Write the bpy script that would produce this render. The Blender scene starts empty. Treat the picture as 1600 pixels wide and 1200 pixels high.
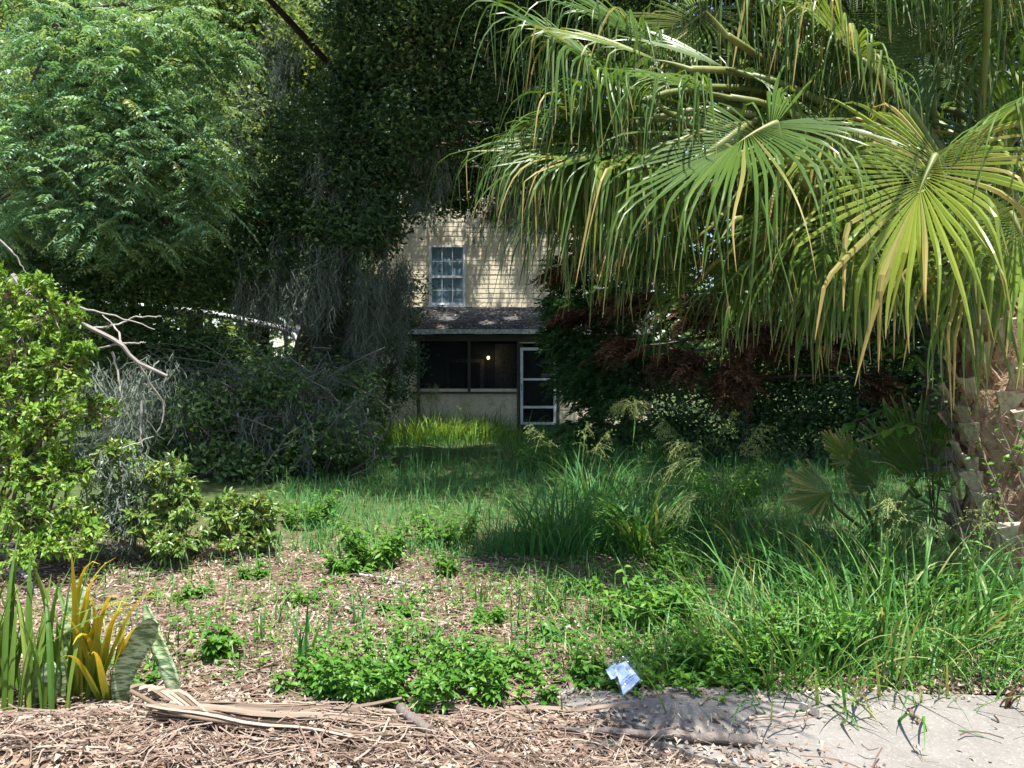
import bpy, math
import numpy as np
from mathutils import Vector

# ------------------------------------------------------------------ camera, sky, sun, exposure
SC = bpy.context.scene
COL = SC.collection
F, CH, HOR = 1250.0, 1.6, 570.0          # focal length in photo pixels, eye height, horizon row
cam_d = bpy.data.cameras.new('camera'); cam = bpy.data.objects.new('camera', cam_d); COL.objects.link(cam)
cam.location = (0, 0, CH); cam.rotation_euler = (math.radians(90), 0, 0)
cam_d.sensor_width = 36.0; cam_d.lens = 36.0 * F / 1600.0
cam_d.shift_y = -(600.0 - HOR) / 1600.0
cam_d.clip_start = 0.05; cam_d.clip_end = 2000
SC.camera = cam

SUN = np.array([0.10, -0.29, 0.95]); SUN /= np.linalg.norm(SUN)   # towards the sun
elev = math.asin(SUN[2]); azim = math.atan2(SUN[0], SUN[1])        # clockwise from +Y
W = bpy.data.worlds.new('World'); SC.world = W; W.use_nodes = True
nt = W.node_tree; bg = nt.nodes['Background']
sky = nt.nodes.new('ShaderNodeTexSky'); sky.sky_type = 'NISHITA'; sky.sun_disc = False
sky.sun_elevation = elev; sky.sun_rotation = azim
nt.links.new(sky.outputs[0], bg.inputs[0]); bg.inputs[1].default_value = 0.12
sd = bpy.data.lights.new('sun', 'SUN'); sd.energy = 5.0; sd.angle = math.radians(0.53); sd.color = (1.0, 0.975, 0.93)
so = bpy.data.objects.new('sun', sd); COL.objects.link(so)
so.rotation_euler = Vector(-SUN).to_track_quat('-Z', 'Y').to_euler()
so.location = (10, -10, 30)

vs = SC.view_settings
vs.view_transform = 'Standard'; vs.look = 'None'; vs.gamma = 1.0; vs.exposure = 1.18
vs.use_curve_mapping = False
SC.render.engine = 'CYCLES'
cy = SC.cycles
cy.max_bounces = 5; cy.diffuse_bounces = 3; cy.glossy_bounces = 1; cy.transmission_bounces = 3; cy.transparent_max_bounces = 8
cy.caustics_reflective = False; cy.caustics_refractive = False
cy.use_adaptive_sampling = True; cy.adaptive_threshold = 0.02
cy.use_denoising = True
try:
    cy.denoiser = 'OPENIMAGEDENOISE'; cy.denoising_prefilter = 'ACCURATE'; cy.denoising_input_passes = 'RGB_ALBEDO_NORMAL'
except Exception:
    pass

# ------------------------------------------------------------------ small helpers
R = np.random.default_rng(11)
def P(px, py, Y):
    return np.array([(px - 800.0) / F * Y, Y, CH + (HOR - py) / F * Y])
def PX(px, Y): return (px - 800.0) / F * Y
def nrm(v):
    v = np.asarray(v, float); l = np.linalg.norm(v, axis=-1, keepdims=True); return v / np.maximum(l, 1e-9)
def rdir(n, zs=1.0):
    v = R.normal(size=(n, 3)); v[:, 2] *= zs; return nrm(v)

class MB:
    """collects vertices and faces, then links them as one mesh object"""
    def __init__(s): s.v = []; s.f = {3: [], 4: []}; s.r = []; s.t = []; s.n = 0
    def add(s, v, f, r=None, t=None):
        v = np.asarray(v, float).reshape(-1, 3); f = np.asarray(f, int)
        if len(v) == 0 or len(f) == 0: return
        s.v.append(v); s.f[f.shape[1]].append(f + s.n); m = len(v)
        s.r.append(np.full(m, R.random()) if r is None else np.broadcast_to(np.asarray(r, float), (m,)))
        s.t.append(np.zeros(m) if t is None else np.broadcast_to(np.asarray(t, float), (m,)))
        s.n += m
    def mesh(s, name, mat, smooth=False):
        me = bpy.data.meshes.new(name)
        if s.n:
            v = np.concatenate(s.v); me.vertices.add(len(v)); me.vertices.foreach_set('co', v.astype(np.float32).ravel())
            loops = []; starts = []; k = 0
            for q in (3, 4):
                if s.f[q]:
                    f = np.concatenate(s.f[q]); loops.append(f.ravel()); starts.append(k + np.arange(len(f)) * q); k += f.size
            loops = np.concatenate(loops); starts = np.concatenate(starts)
            me.loops.add(len(loops)); me.loops.foreach_set('vertex_index', loops.astype(np.int32))
            me.polygons.add(len(starts)); me.polygons.foreach_set('loop_start', starts.astype(np.int32))
            me.update(calc_edges=True)
            me.polygons.foreach_set('use_smooth', np.full(len(starts), bool(smooth)))
            a = me.attributes.new('rnd', 'FLOAT', 'POINT'); a.data.foreach_set('value', np.concatenate(s.r).astype(np.float32))
            a = me.attributes.new('along', 'FLOAT', 'POINT'); a.data.foreach_set('value', np.concatenate(s.t).astype(np.float32))
        me.materials.append(mat); return me
    def build(s, name, mat, parent=None, smooth=False):
        return link(name, s.mesh(name, mat, smooth), parent)
def link(name, me, parent=None, loc=None):
    o = bpy.data.objects.new(name, me); COL.objects.link(o)
    if parent is not None:
        o.parent = parent; o.matrix_parent_inverse = parent.matrix_world.inverted()
    if loc is not None: o.location = loc
    return o
def tag(o, label=None, cat=None, group=None, kind=None):
    if label: o['label'] = label
    if cat: o['category'] = cat
    if group: o['group'] = group
    if kind: o['kind'] = kind
    return o
def thing(name, label, cat, loc=(0, 0, 0), group=None):
    o = bpy.data.objects.new(name, None); COL.objects.link(o); o.location = [float(c) for c in loc]; o.empty_display_size = 0.2
    from mathutils import Matrix
    o.matrix_world = Matrix.Translation(o.location)
    return tag(o, label, cat, group)

def box(mb, x0, x1, y0, y1, z0, z1, r=None):
    v = [(x, y, z) for z in (z0, z1) for y in (y0, y1) for x in (x0, x1)]
    mb.add(v, [(0, 2, 3, 1), (4, 5, 7, 6), (0, 1, 5, 4), (2, 6, 7, 3), (0, 4, 6, 2), (1, 3, 7, 5)], r)
def tube(mb, pts, rad, sides=6, r=None, cap=True, wob=0.0):
    pts = np.asarray(pts, float); n = len(pts); rad = np.broadcast_to(np.asarray(rad, float), (n,))
    tg = nrm(np.gradient(pts, axis=0)); ref = np.array([0.31, 0.17, 0.93]);
    if abs(np.mean(tg @ ref)) > 0.9: ref = np.array([0.9, 0.3, 0.1])
    a = nrm(np.cross(tg, ref)); b = np.cross(tg, a)
    an = np.arange(sides) / sides * 2 * math.pi
    rr = rad[:, None] * (1 + wob * R.normal(size=(n, sides)))
    v = pts[:, None] + rr[..., None] * (np.cos(an)[None, :, None] * a[:, None] + np.sin(an)[None, :, None] * b[:, None])
    i = np.arange(n - 1)[:, None] * sides; j = np.arange(sides)[None]; j2 = (j + 1) % sides
    f = np.stack([i + j, i + j2, i + j2 + sides, i + j + sides], -1).reshape(-1, 4)
    rv = R.random() if r is None else r
    mb.add(v.reshape(-1, 3), f, rv, np.repeat(np.linspace(0, 1, n), sides))
    if cap and sides >= 4:
        base = mb.n
        for e in (0, n - 1):
            c = np.vstack([v[e], v[e].mean(0)[None]]); k = np.arange(sides)
            mb.add(c, np.stack([k, (k + 1) % sides, np.full(sides, sides)], -1), rv, e / (n - 1))
def bez(a, b, c, n=8):
    t = np.linspace(0, 1, n)[:, None]; a, b, c = map(np.asarray, (a, b, c))
    return (1 - t) ** 2 * a + 2 * t * (1 - t) * b + t * t * c
def wobble(pts, amp):
    pts = np.array(pts, float); k = R.normal(size=pts.shape) * amp; k[0] = 0; return pts + k
def fine(pts, n, amp=0.0):
    """resample a polyline smoothly (Catmull-Rom)"""
    p = np.asarray(pts, float); p = np.vstack([2 * p[0] - p[1], p, 2 * p[-1] - p[-2]]); m = len(p) - 3
    out = []
    for u in np.linspace(0, m - 1e-6, n):
        i = int(u); t = u - i; a, b, c, d = p[i:i + 4]
        out.append(0.5 * ((2 * b) + (-a + c) * t + (2 * a - 5 * b + 4 * c - d) * t * t + (-a + 3 * b - 3 * c + d) * t ** 3))
    out = np.array(out)
    if amp: out[1:-1] += R.normal(size=out[1:-1].shape) * amp
    return out

# --- leaves: diamonds for far foliage, folded 8-point leaves for near foliage
def leaves(mb, p, d, n, L, Wd, r=None, bend=0.12):
    N = len(p); d = nrm(d); s = nrm(np.cross(d, n)); n = np.cross(s, d)
    L = np.broadcast_to(np.asarray(L, float), (N,))[:, None]; Wd = np.broadcast_to(np.asarray(Wd, float), (N,))[:, None]
    r = R.random(N) if r is None else np.broadcast_to(r, (N,))
    m = p + d * L * 0.45 + n * L * bend
    v = np.stack([p, m + s * Wd / 2, p + d * L - n * L * bend, m - s * Wd / 2], 1)
    i = np.arange(N)[:, None] * 4
    mb.add(v.reshape(-1, 3), i + np.array([[0, 1, 2, 3]]), np.repeat(r, 4), np.tile([0, .5, 1, .5], N))
def leaves8(mb, p, d, n, L, Wd, r=None, droop=0.15, fold=0.18):
    N = len(p); d = nrm(d); s = nrm(np.cross(d, n)); n = np.cross(s, d)
    L = np.broadcast_to(np.asarray(L, float), (N,))[:, None]; Wd = np.broadcast_to(np.asarray(Wd, float), (N,))[:, None]
    r = R.random(N) if r is None else np.broadcast_to(r, (N,))
    m0 = p; m1 = p + d * L * .33 + n * L * .04; m2 = p + d * L * .7 - n * L * droop * .35; tp = p + d * L - n * L * droop
    up = n * Wd * fold
    v = np.stack([m0, m1, m2, tp, m1 + s * Wd * .5 + up, m2 + s * Wd * .4 + up, m1 - s * Wd * .5 + up, m2 - s * Wd * .4 + up], 1)
    i = np.arange(N)[:, None] * 8
    rv = np.repeat(r, 8); t = np.tile([0, .33, .7, 1, .4, .7, .4, .7], N); vv = v.reshape(-1, 3)
    q = np.concatenate([i + np.array([[1, 4, 5, 2]]), i + np.array([[1, 2, 7, 6]])])
    tr = np.concatenate([i + np.array([[0, 4, 1]]), i + np.array([[4 + 1, 3, 2]]), i + np.array([[0, 1, 6]]), i + np.array([[2, 3, 7]])])
    mb.add(vv, q, rv, t)
    mb.f[3].append(tr + mb.n - len(vv))
def ribbons(mb, pts, wid, side, r=None, fold=0.0, nor=None):
    """pts (N,K,3), wid (N,K), side (N,K,3) or (N,3); fold>0 gives a V section"""
    N, K, _ = pts.shape; wid = np.broadcast_to(wid, (N, K))[..., None]
    if side.ndim == 2: side = np.broadcast_to(side[:, None], pts.shape)
    r = R.random(N) if r is None else np.broadcast_to(r, (N,))
    t = np.tile(np.linspace(0, 1, K), N)
    if fold <= 0:
        v = np.stack([pts - side * wid / 2, pts + side * wid / 2], 2); c = 2
    else:
        v = np.stack([pts - side * wid / 2, pts - nor * wid * fold, pts + side * wid / 2], 2); c = 3
    i = (np.arange(N)[:, None] * K + np.arange(K - 1)[None]).reshape(-1, 1) * c
    fs = [i + np.array([[a, a + 1, a + 1 + c, a + c]]) for a in range(c - 1)]
    mb.add(v.reshape(-1, 3), np.concatenate(fs), np.repeat(r, K * c), np.repeat(t, c))
def blades(mb, base, H, Wd, th0, th1, K=5, az=None, r=None, fold=0.0, pw=1.4):
    """grass blades: tilt goes from th0 to th0+th1 along the length"""
    N = len(base); az = R.random(N) * 2 * math.pi if az is None else az
    H = np.broadcast_to(H, (N,)); s = np.linspace(0, 1, K)
    th = np.asarray(th0).reshape(-1, 1) + np.asarray(th1).reshape(-1, 1) * s[None] ** pw
    th = np.broadcast_to(th, (N, K))
    hz = np.stack([np.cos(az), np.sin(az), np.zeros(N)], 1)
    d = hz[:, None] * np.sin(th)[..., None] + np.array([0, 0, 1.0]) * np.cos(th)[..., None]
    st = d * (H / (K - 1))[:, None, None]
    pts = base[:, None] + np.concatenate([np.zeros((N, 1, 3)), np.cumsum(st[:, :-1], 1)], 1)
    side = nrm(np.stack([-np.sin(az), np.cos(az), R.normal(size=N) * .25], 1))
    wp = np.minimum(1, 0.55 + 1.2 * s) * (1 - s ** 2.2) + 0.04
    w = np.broadcast_to(Wd, (N,))[:, None] * wp[None]
    nor = np.cross(np.broadcast_to(side[:, None], d.shape), d)
    ribbons(mb, pts, w, side, r, fold, nor)
    return pts

# ------------------------------------------------------------------ materials
def newmat(name):
    m = bpy.data.materials.new(name); m.use_nodes = True; t = m.node_tree; t.nodes.clear()
    out = t.nodes.new('ShaderNodeOutputMaterial'); return m, t, out
def ramp(t, fac, stops):
    n = t.nodes.new('ShaderNodeValToRGB'); e = n.color_ramp.elements
    while len(e) < len(stops): e.new(0.5)
    for k, (p, c) in zip(e, stops): k.position = p; k.color = (*c, 1)
    t.links.new(fac, n.inputs[0]); return n.outputs[0]
def attr(t, name):
    n = t.nodes.new('ShaderNodeAttribute'); n.attribute_name = name; return n.outputs['Fac']
def mixc(t, fac, a, b, mode='MIX'):
    n = t.nodes.new('ShaderNodeMix'); n.data_type = 'RGBA'; n.blend_type = mode
    if isinstance(fac, (int, float)): n.inputs[0].default_value = fac
    else: t.links.new(fac, n.inputs[0])
    for k, x in ((6, a), (7, b)):
        if isinstance(x, tuple): n.inputs[k].default_value = (*x, 1)
        else: t.links.new(x, n.inputs[k])
    return n.outputs[2]
def noise(t, scale, detail=3.0, rough=0.6, coord='Object', vec=None):
    n = t.nodes.new('ShaderNodeTexNoise'); n.inputs['Scale'].default_value = scale; n.inputs['Detail'].default_value = detail; n.inputs['Roughness'].default_value = rough
    if vec is None:
        c = t.nodes.new('ShaderNodeTexCoord'); vec = c.outputs[coord]
    t.links.new(vec, n.inputs['Vector']); return n.outputs['Fac']
def maprange(t, fac, a, b, c=0.0, d=1.0):
    n = t.nodes.new('ShaderNodeMapRange'); n.clamp = True
    for k, x in zip((1, 2, 3, 4), (a, b, c, d)): n.inputs[k].default_value = x
    t.links.new(fac, n.inputs[0]); return n.outputs[0]
def bump(t, h, dist, strength=1.0):
    n = t.nodes.new('ShaderNodeBump'); n.inputs['Distance'].default_value = dist; n.inputs['Strength'].default_value = strength
    t.links.new(h, n.inputs['Height']); return n.outputs[0]
def principled(t, out, col, rough=0.7, spec=0.3, normal=None):
    b = t.nodes.new('ShaderNodeBsdfPrincipled')
    if isinstance(col, tuple): b.inputs['Base Color'].default_value = (*col, 1)
    else: t.links.new(col, b.inputs['Base Color'])
    if isinstance(rough, (int, float)): b.inputs['Roughness'].default_value = rough
    else: t.links.new(rough, b.inputs['Roughness'])
    b.inputs['Specular IOR Level'].default_value = spec
    if normal is not None: t.links.new(normal, b.inputs['Normal'])
    if out is not None: t.links.new(b.outputs[0], out.inputs[0])
    return b
def leafmat(name, stops, trans=0.35, rough=0.5, spec=0.35, tip=None, tipr=(0.75, 1.0), tint=(1.25, 1.15, 0.5), patch=0.0):
    m, t, out = newmat(name)
    c = ramp(t, attr(t, 'rnd'), stops)
    if tip is not None:
        c = mixc(t, maprange(t, attr(t, 'along'), *tipr), c, tip)
    b = principled(t, None, c, rough, spec)
    tr = t.nodes.new('ShaderNodeBsdfTranslucent')
    t.links.new(mixc(t, 1.0, c, tint, 'MULTIPLY'), tr.inputs[0])
    mx = t.nodes.new('ShaderNodeMixShader'); mx.inputs[0].default_value = trans
    t.links.new(b.outputs[0], mx.inputs[1]); t.links.new(tr.outputs[0], mx.inputs[2]); t.links.new(mx.outputs[0], out.inputs[0])
    return m
def plain(name, col, rough=0.7, spec=0.3, var=0.25, scale=6.0, bumpd=0.0):
    m, t, out = newmat(name)
    nz = noise(t, scale, 4)
    lo = tuple(c * (1 - var) for c in col); hi = tuple(min(1, c * (1 + var)) for c in col)
    c = ramp(t, nz, [(0.3, lo), (0.7, hi)])
    principled(t, out, c, rough, spec, bump(t, nz, bumpd) if bumpd else None); return m
def rndmat(name, stops, rough=0.8, spec=0.2, scale=0, bumpd=0.0):
    m, t, out = newmat(name); c = ramp(t, attr(t, 'rnd'), stops); nrmn = None
    if scale:
        nz = noise(t, scale, 4); c = mixc(t, maprange(t, nz, .3, .7, 0.0, .55), c, mixc(t, 1.0, c, (.45, .42, .4), 'MULTIPLY'))
        if bumpd: nrmn = bump(t, nz, bumpd)
    principled(t, out, c, rough, spec, nrmn); return m

M = {}
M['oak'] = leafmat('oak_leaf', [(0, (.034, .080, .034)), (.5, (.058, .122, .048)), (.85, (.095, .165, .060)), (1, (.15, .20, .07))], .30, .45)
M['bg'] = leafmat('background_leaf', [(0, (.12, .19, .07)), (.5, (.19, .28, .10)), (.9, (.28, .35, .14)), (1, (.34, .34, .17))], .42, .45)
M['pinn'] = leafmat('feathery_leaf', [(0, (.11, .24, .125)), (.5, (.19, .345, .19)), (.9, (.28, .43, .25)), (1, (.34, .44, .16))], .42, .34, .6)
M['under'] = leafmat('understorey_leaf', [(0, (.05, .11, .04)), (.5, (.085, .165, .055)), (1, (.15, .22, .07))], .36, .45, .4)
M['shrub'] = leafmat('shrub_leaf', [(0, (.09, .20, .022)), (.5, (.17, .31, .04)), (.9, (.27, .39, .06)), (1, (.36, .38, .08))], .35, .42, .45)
M['shrub2'] = leafmat('glossy_shrub_leaf', [(0, (.09, .18, .035)), (.6, (.16, .26, .05)), (1, (.30, .32, .08))], .3, .35, .5)
M['cedar'] = leafmat('cedar_leaf', [(0, (.035, .10, .03)), (.6, (.06, .155, .045)), (1, (.11, .21, .06))], .3, .6)
M['deadced'] = leafmat('dead_cedar_leaf', [(0, (.060, .034, .020)), (.6, (.115, .064, .036)), (1, (.19, .11, .064))], .25, .8, .1, tint=(1.2, .9, .7))
M['moss'] = leafmat('spanish_moss', [(0, (.088, .112, .086)), (.6, (.15, .178, .138)), (1, (.24, .27, .205))], .25, .9, .1, tint=(1, 1, .9))
M['palm'] = leafmat('palm_blade', [(0, (.060, .130, .022)), (.5, (.105, .185, .028)), (.85, (.17, .235, .04)), (1, (.25, .27, .06))], .40, .38, .5, tip=(.42, .33, .16), tipr=(.88, 1.0))
M['palmy'] = leafmat('palm_blade_yellow_green', [(0, (.14, .23, .028)), (.6, (.22, .29, .035)), (1, (.31, .33, .05))], .42, .38, .5, tip=(.45, .33, .12), tipr=(.85, 1.0))  # yellower, brighter green than the main palm blades
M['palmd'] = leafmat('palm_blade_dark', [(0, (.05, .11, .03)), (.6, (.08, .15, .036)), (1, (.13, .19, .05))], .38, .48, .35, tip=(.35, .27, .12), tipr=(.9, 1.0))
M['palmtip'] = leafmat('palm_blade_drying', [(0, (.18, .21, .05)), (.6, (.27, .27, .07)), (1, (.38, .32, .10))], .36, .5, .3, tip=(.50, .36, .13), tipr=(.4, .95))
M['petiole'] = rndmat('petiole', [(0, (.14, .19, .05)), (1, (.24, .25, .08))], .45, .4, 9)
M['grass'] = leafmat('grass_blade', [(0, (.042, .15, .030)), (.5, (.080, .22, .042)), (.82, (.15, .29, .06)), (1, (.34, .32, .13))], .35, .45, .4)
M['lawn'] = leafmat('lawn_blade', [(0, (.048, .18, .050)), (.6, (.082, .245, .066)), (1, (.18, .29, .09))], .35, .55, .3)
M['lime'] = leafmat('grass_blade_sunlit_tint', [(0, (.12, .25, .025)), (.5, (.19, .33, .035)), (1, (.30, .38, .06))], .4, .5, .35)  # grass with the sunlight put into a brighter, yellower colour
M['seed'] = leafmat('seed_head', [(0, (.20, .26, .08)), (1, (.36, .40, .18))], .3, .7, .2)
M['weed'] = leafmat('weed_leaf', [(0, (.045, .14, .016)), (.5, (.085, .22, .026)), (1, (.18, .32, .045))], .35, .42, .4)
M['strap'] = leafmat('strap_leaf', [(0, (.06, .14, .02)), (.6, (.11, .21, .03)), (1, (.20, .28, .05))], .32, .38, .45)
M['yellow'] = leafmat('yellow_leaf', [(0, (.10, .20, .03)), (.6, (.16, .25, .035)), (1, (.30, .30, .04))], .40, .42, .4, tint=(1.05, 1.0, .6), tip=(.60, .44, .03), tipr=(.25, .7))
M['litter'] = leafmat('litter_leaf', [(0, (.10, .07, .05)), (.25, (.24, .165, .12)), (.5, (.38, .28, .205)), (.7, (.42, .36, .27)), (.85, (.54, .45, .35)), (1, (.70, .63, .53))], .12, .75, .2, tint=(1, .9, .8))
M['twig'] = rndmat('dry_twig', [(0, (.08, .055, .04)), (.5, (.22, .15, .11)), (1, (.42, .33, .26))], .85, .15)
M['greybr'] = rndmat('grey_branch', [(0, (.28, .25, .22)), (1, (.46, .43, .39))], .8, .2, 14, .004)
M['darktw'] = rndmat('thicket_twig', [(0, (.05, .045, .04)), (1, (.17, .155, .135))], .9, .1)
M['bark'] = rndmat('bark', [(0, (.075, .06, .048)), (1, (.13, .11, .09))], .9, .15, 7, .03)
M['straw'] = leafmat('straw_frond', [(0, (.17, .12, .08)), (.6, (.30, .225, .16)), (1, (.44, .355, .27))], .15, .6, .3, tint=(1, .92, .8))

# ------------------------------------------------------------------ ground and driveway
def smooth01(x): x = np.clip(x, 0, 1); return x * x * (3 - 2 * x)
def gz(x, y):
    x = np.asarray(x, float); y = np.asarray(y, float)
    h = 0.022 * (np.sin(1.9 * x + .7 * y) + np.sin(1.1 * y - 1.3 * x + 2) + .6 * np.sin(4.1 * x + 1) * np.sin(3.7 * y))
    h = h + 0.012 * np.sin(9 * x + 3 * np.sin(2 * y)) * np.sin(8 * y + 2 * np.sin(3 * x))
    h = h + 0.10 * np.exp(-((x + 2.1) / .75) ** 2 - ((y - 3.2) / .28) ** 2)          # heap of litter in the near left corner
    h = h + 0.05 * np.exp(-((x + .9) / .9) ** 2 - ((y - 3.3) / .25) ** 2)
    slab = smooth01((x - drive_left(y) + .05) / .12) * smooth01((3.92 - y) / .12)      # the bed of the driveway lies lower
    far = smooth01((np.abs(x) - 14) / 10) + smooth01((y - 24) / 10)
    return (h + 0.02) * (1 - slab) * (1 - np.clip(far, 0, 1)) - 0.11 * slab
def drive_left(y):
    y = np.clip(np.asarray(y, float), 2.5, 3.9); return .12 + (3.80 - y) * 1.15 + .05 * np.sin(13 * y) + .03 * np.sin(31 * y + 1)
def axis(lo, a, b, hi, st):
    c = np.arange(a, b + st / 2, st); f1 = a - np.geomspace(st, a - lo, 16)[::-1]; f2 = b + np.geomspace(st, hi - b, 16)
    return np.concatenate([f1, c, f2])
gx = axis(-400, -7, 7, 400, .085); gy = axis(-60, 2.6, 8.5, 900, .085)
XX, YY = np.meshgrid(gx, gy); ZZ = gz(XX, YY); mb = MB()
nx, ny = len(gx), len(gy); i = (np.arange(ny - 1)[:, None] * nx + np.arange(nx - 1)[None]).reshape(-1, 1)
mb.add(np.stack([XX, YY, ZZ], -1).reshape(-1, 3), i + np.array([[0, 1, 1 + nx, nx]]))
m, t, out = newmat('soil_and_litter')
tc = t.nodes.new('ShaderNodeTexCoord'); ob = tc.outputs['Object']
vo = t.nodes.new('ShaderNodeTexVoronoi'); vo.inputs['Scale'].default_value = 42; t.links.new(ob, vo.inputs['Vector'])
sep = t.nodes.new('ShaderNodeSeparateColor'); t.links.new(vo.outputs['Color'], sep.inputs[0])
lit = ramp(t, sep.outputs[0], [(0, (.05, .033, .022)), (.4, (.15, .095, .062)), (.75, (.27, .18, .125)), (1, (.40, .30, .22))])
soil = ramp(t, noise(t, 3.2, 5, vec=ob), [(.3, (.07, .05, .035)), (.7, (.16, .12, .08))])
c = mixc(t, maprange(t, noise(t, 1.3, 3, vec=ob), .35, .6), soil, lit)
sp = t.nodes.new('ShaderNodeSeparateXYZ'); t.links.new(ob, sp.inputs[0])
c = mixc(t, maprange(t, sp.outputs[1], 6.3, 8.5), c, ramp(t, noise(t, 5, 4, vec=ob), [(.3, (.05, .075, .025)), (.7, (.09, .12, .04))]))
principled(t, out, c, .9, .15, bump(t, sep.outputs[1], .012, .8))
tag(mb.build('ground', m, None, True), kind='structure')

# driveway: worn concrete slabs with a ragged far edge
m, t, out = newmat('worn_concrete')
n1 = noise(t, 3.0, 5); n2 = noise(t, 70, 3, .7); n3 = noise(t, 320, 2)
c = ramp(t, n1, [(.3, (.175, .158, .138)), (.7, (.255, .233, .207))])
c = mixc(t, maprange(t, n2, .56, .72), c, (.34, .32, .295)); c = mixc(t, maprange(t, n2, .30, .42, 1, 0), c, (.16, .15, .135))
c = mixc(t, maprange(t, n3, .60, .70, 0, .8), c, (.17, .155, .14))
principled(t, out, c, .9, .2, bump(t, n2, .004))
mb = MB(); ey = np.concatenate([[-6.0, -2, 1], np.linspace(2.6, 3.84, 40)]); el = drive_left(ey) + .02 * R.normal(size=43)
ex = np.linspace(0, 1, 90); rows = el[:, None] + (9 - el)[:, None] * ex[None] ** 1.5
yy = ey[:, None] + (ex * 0)[None] + np.where(np.arange(43) == 42, 1, 0)[:, None] * (.035 * np.sin(2.3 * rows[-1]) + .02 * np.sin(7.1 * rows[-1] + 1) + .012 * R.normal(size=90))
v = np.stack([rows, yy, np.full(rows.shape, .034)], -1); i = (np.arange(42)[:, None] * 90 + np.arange(89)[None]).reshape(-1, 1)
mb.add(v.reshape(-1, 3), i + np.array([[0, 1, 91, 90]]))
for e_ in (v[-1], v[:, 0]):
    k = np.arange(len(e_) - 1)[:, None]; mb.add(np.concatenate([e_, e_ - [0, 0, .16]]), k + np.array([[0, 1, 1 + len(e_), len(e_)]]))
tag(mb.build('driveway', m), kind='structure')

# ------------------------------------------------------------------ house
M['siding'] = None
m, t, out = newmat('vinyl_siding')
nz = noise(t, 1.6, 5); st_ = noise(t, 9, 4)
c = ramp(t, nz, [(.3, (.60, .52, .36)), (.7, (.70, .62, .45))])
c = mixc(t, maprange(t, st_, .52, .75, 0, .55), c, (.26, .27, .19))
principled(t, out, c, .55, .35); M['siding'] = m
M['white'] = plain('white_trim', (.66, .67, .66), .5, .35, .18, 5)
M['peel'] = plain('peeling_trim', (.50, .50, .47), .75, .25, .55, 16)
M['shingle'] = rndmat('asphalt_shingle', [(0, (.09, .09, .09)), (1, (.19, .185, .18))], .95, .1, 22, .004)
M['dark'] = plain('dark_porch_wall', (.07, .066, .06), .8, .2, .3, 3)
M['glass'] = None
m, t, out = newmat('window_glass')
g = t.nodes.new('ShaderNodeBsdfGlossy'); g.inputs['Roughness'].default_value = .04; g.inputs[0].default_value = (.9, .95, 1, 1)
tp = t.nodes.new('ShaderNodeBsdfTransparent'); tp.inputs[0].default_value = (.78, .85, .88, 1)
mx = t.nodes.new('ShaderNodeMixShader'); mx.inputs[0].default_value = .10
t.links.new(tp.outputs[0], mx.inputs[1]); t.links.new(g.outputs[0], mx.inputs[2]); t.links.new(mx.outputs[0], out.inputs[0]); M['glass'] = m
m, t, out = newmat('insect_screen')
df = t.nodes.new('ShaderNodeBsdfDiffuse'); df.inputs[0].default_value = (.03, .033, .035, 1)
tp = t.nodes.new('ShaderNodeBsdfTransparent'); mx = t.nodes.new('ShaderNodeMixShader'); mx.inputs[0].default_value = .55
t.links.new(tp.outputs[0], mx.inputs[1]); t.links.new(df.outputs[0], mx.inputs[2]); t.links.new(mx.outputs[0], out.inputs[0]); M['screen'] = m
M['curtain'] = plain('net_curtain', (.66, .70, .72), .9, .1, .15, 7)

house = thing('house', 'two-storey cream vinyl-sided house with screened porch half hidden behind trees', 'house', (0, 20, 0))
YU, YP = 21.3, 19.3
XL, XR, ZU = PX(585, YU), PX(912, YU), 7.0
wall = MB(); box(wall, XL, XR, YU + .05, YU + 6, 0.0, ZU); wall = wall.build('upper_wall', M['siding'], house)
w0, w1, wz0, wz1 = PX(674, YU), PX(724, YU), P(0, 476, YU)[2], P(0, 386, YU)[2]
# wall object is a child of the house empty at (0,20,0); its boards are sub-parts placed in house space
def siding_parts(parent, off, x0, x1, y, z0, z1, step=.125):
    L = x1 - x0; mb = MB()
    mb.add([(0, .0255, 0), (L, .0255, 0), (L, .026, .01), (0, .026, .01), (L, .034, step + .004), (0, .034, step + .004), (0, .036, .002), (L, .036, .002)], [(0, 1, 2, 3), (3, 2, 4, 5), (0, 6, 7, 1)], .5)
    me = mb.mesh('siding_board', M['siding'])
    for k in range(int(math.ceil((z1 - z0) / step - 1e-6))):
        o = bpy.data.objects.new('siding_board', me); COL.objects.link(o); o.parent = parent
        o.location = (x0 - off[0] + R.normal() * .002, y - .034 - off[1] + R.normal() * .0015, z0 + k * step - off[2] + R.normal() * .0012)
        o.rotation_euler = (R.normal() * .006, R.normal() * .0009, 0)
# the wall mesh keeps world coordinates through matrix_parent_inverse, so local space of the wall = world space
zs = P(0, 480, YU)[2]
siding_parts(wall, (0, 0, 0), XL, w0 - .05, YU, zs, ZU)
siding_parts(wall, (0, 0, 0), w1 + .05, XR, YU, zs, ZU)
siding_parts(wall, (0, 0, 0), w0 - .05, w1 + .05, YU, wz1 + .05, ZU)
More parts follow.
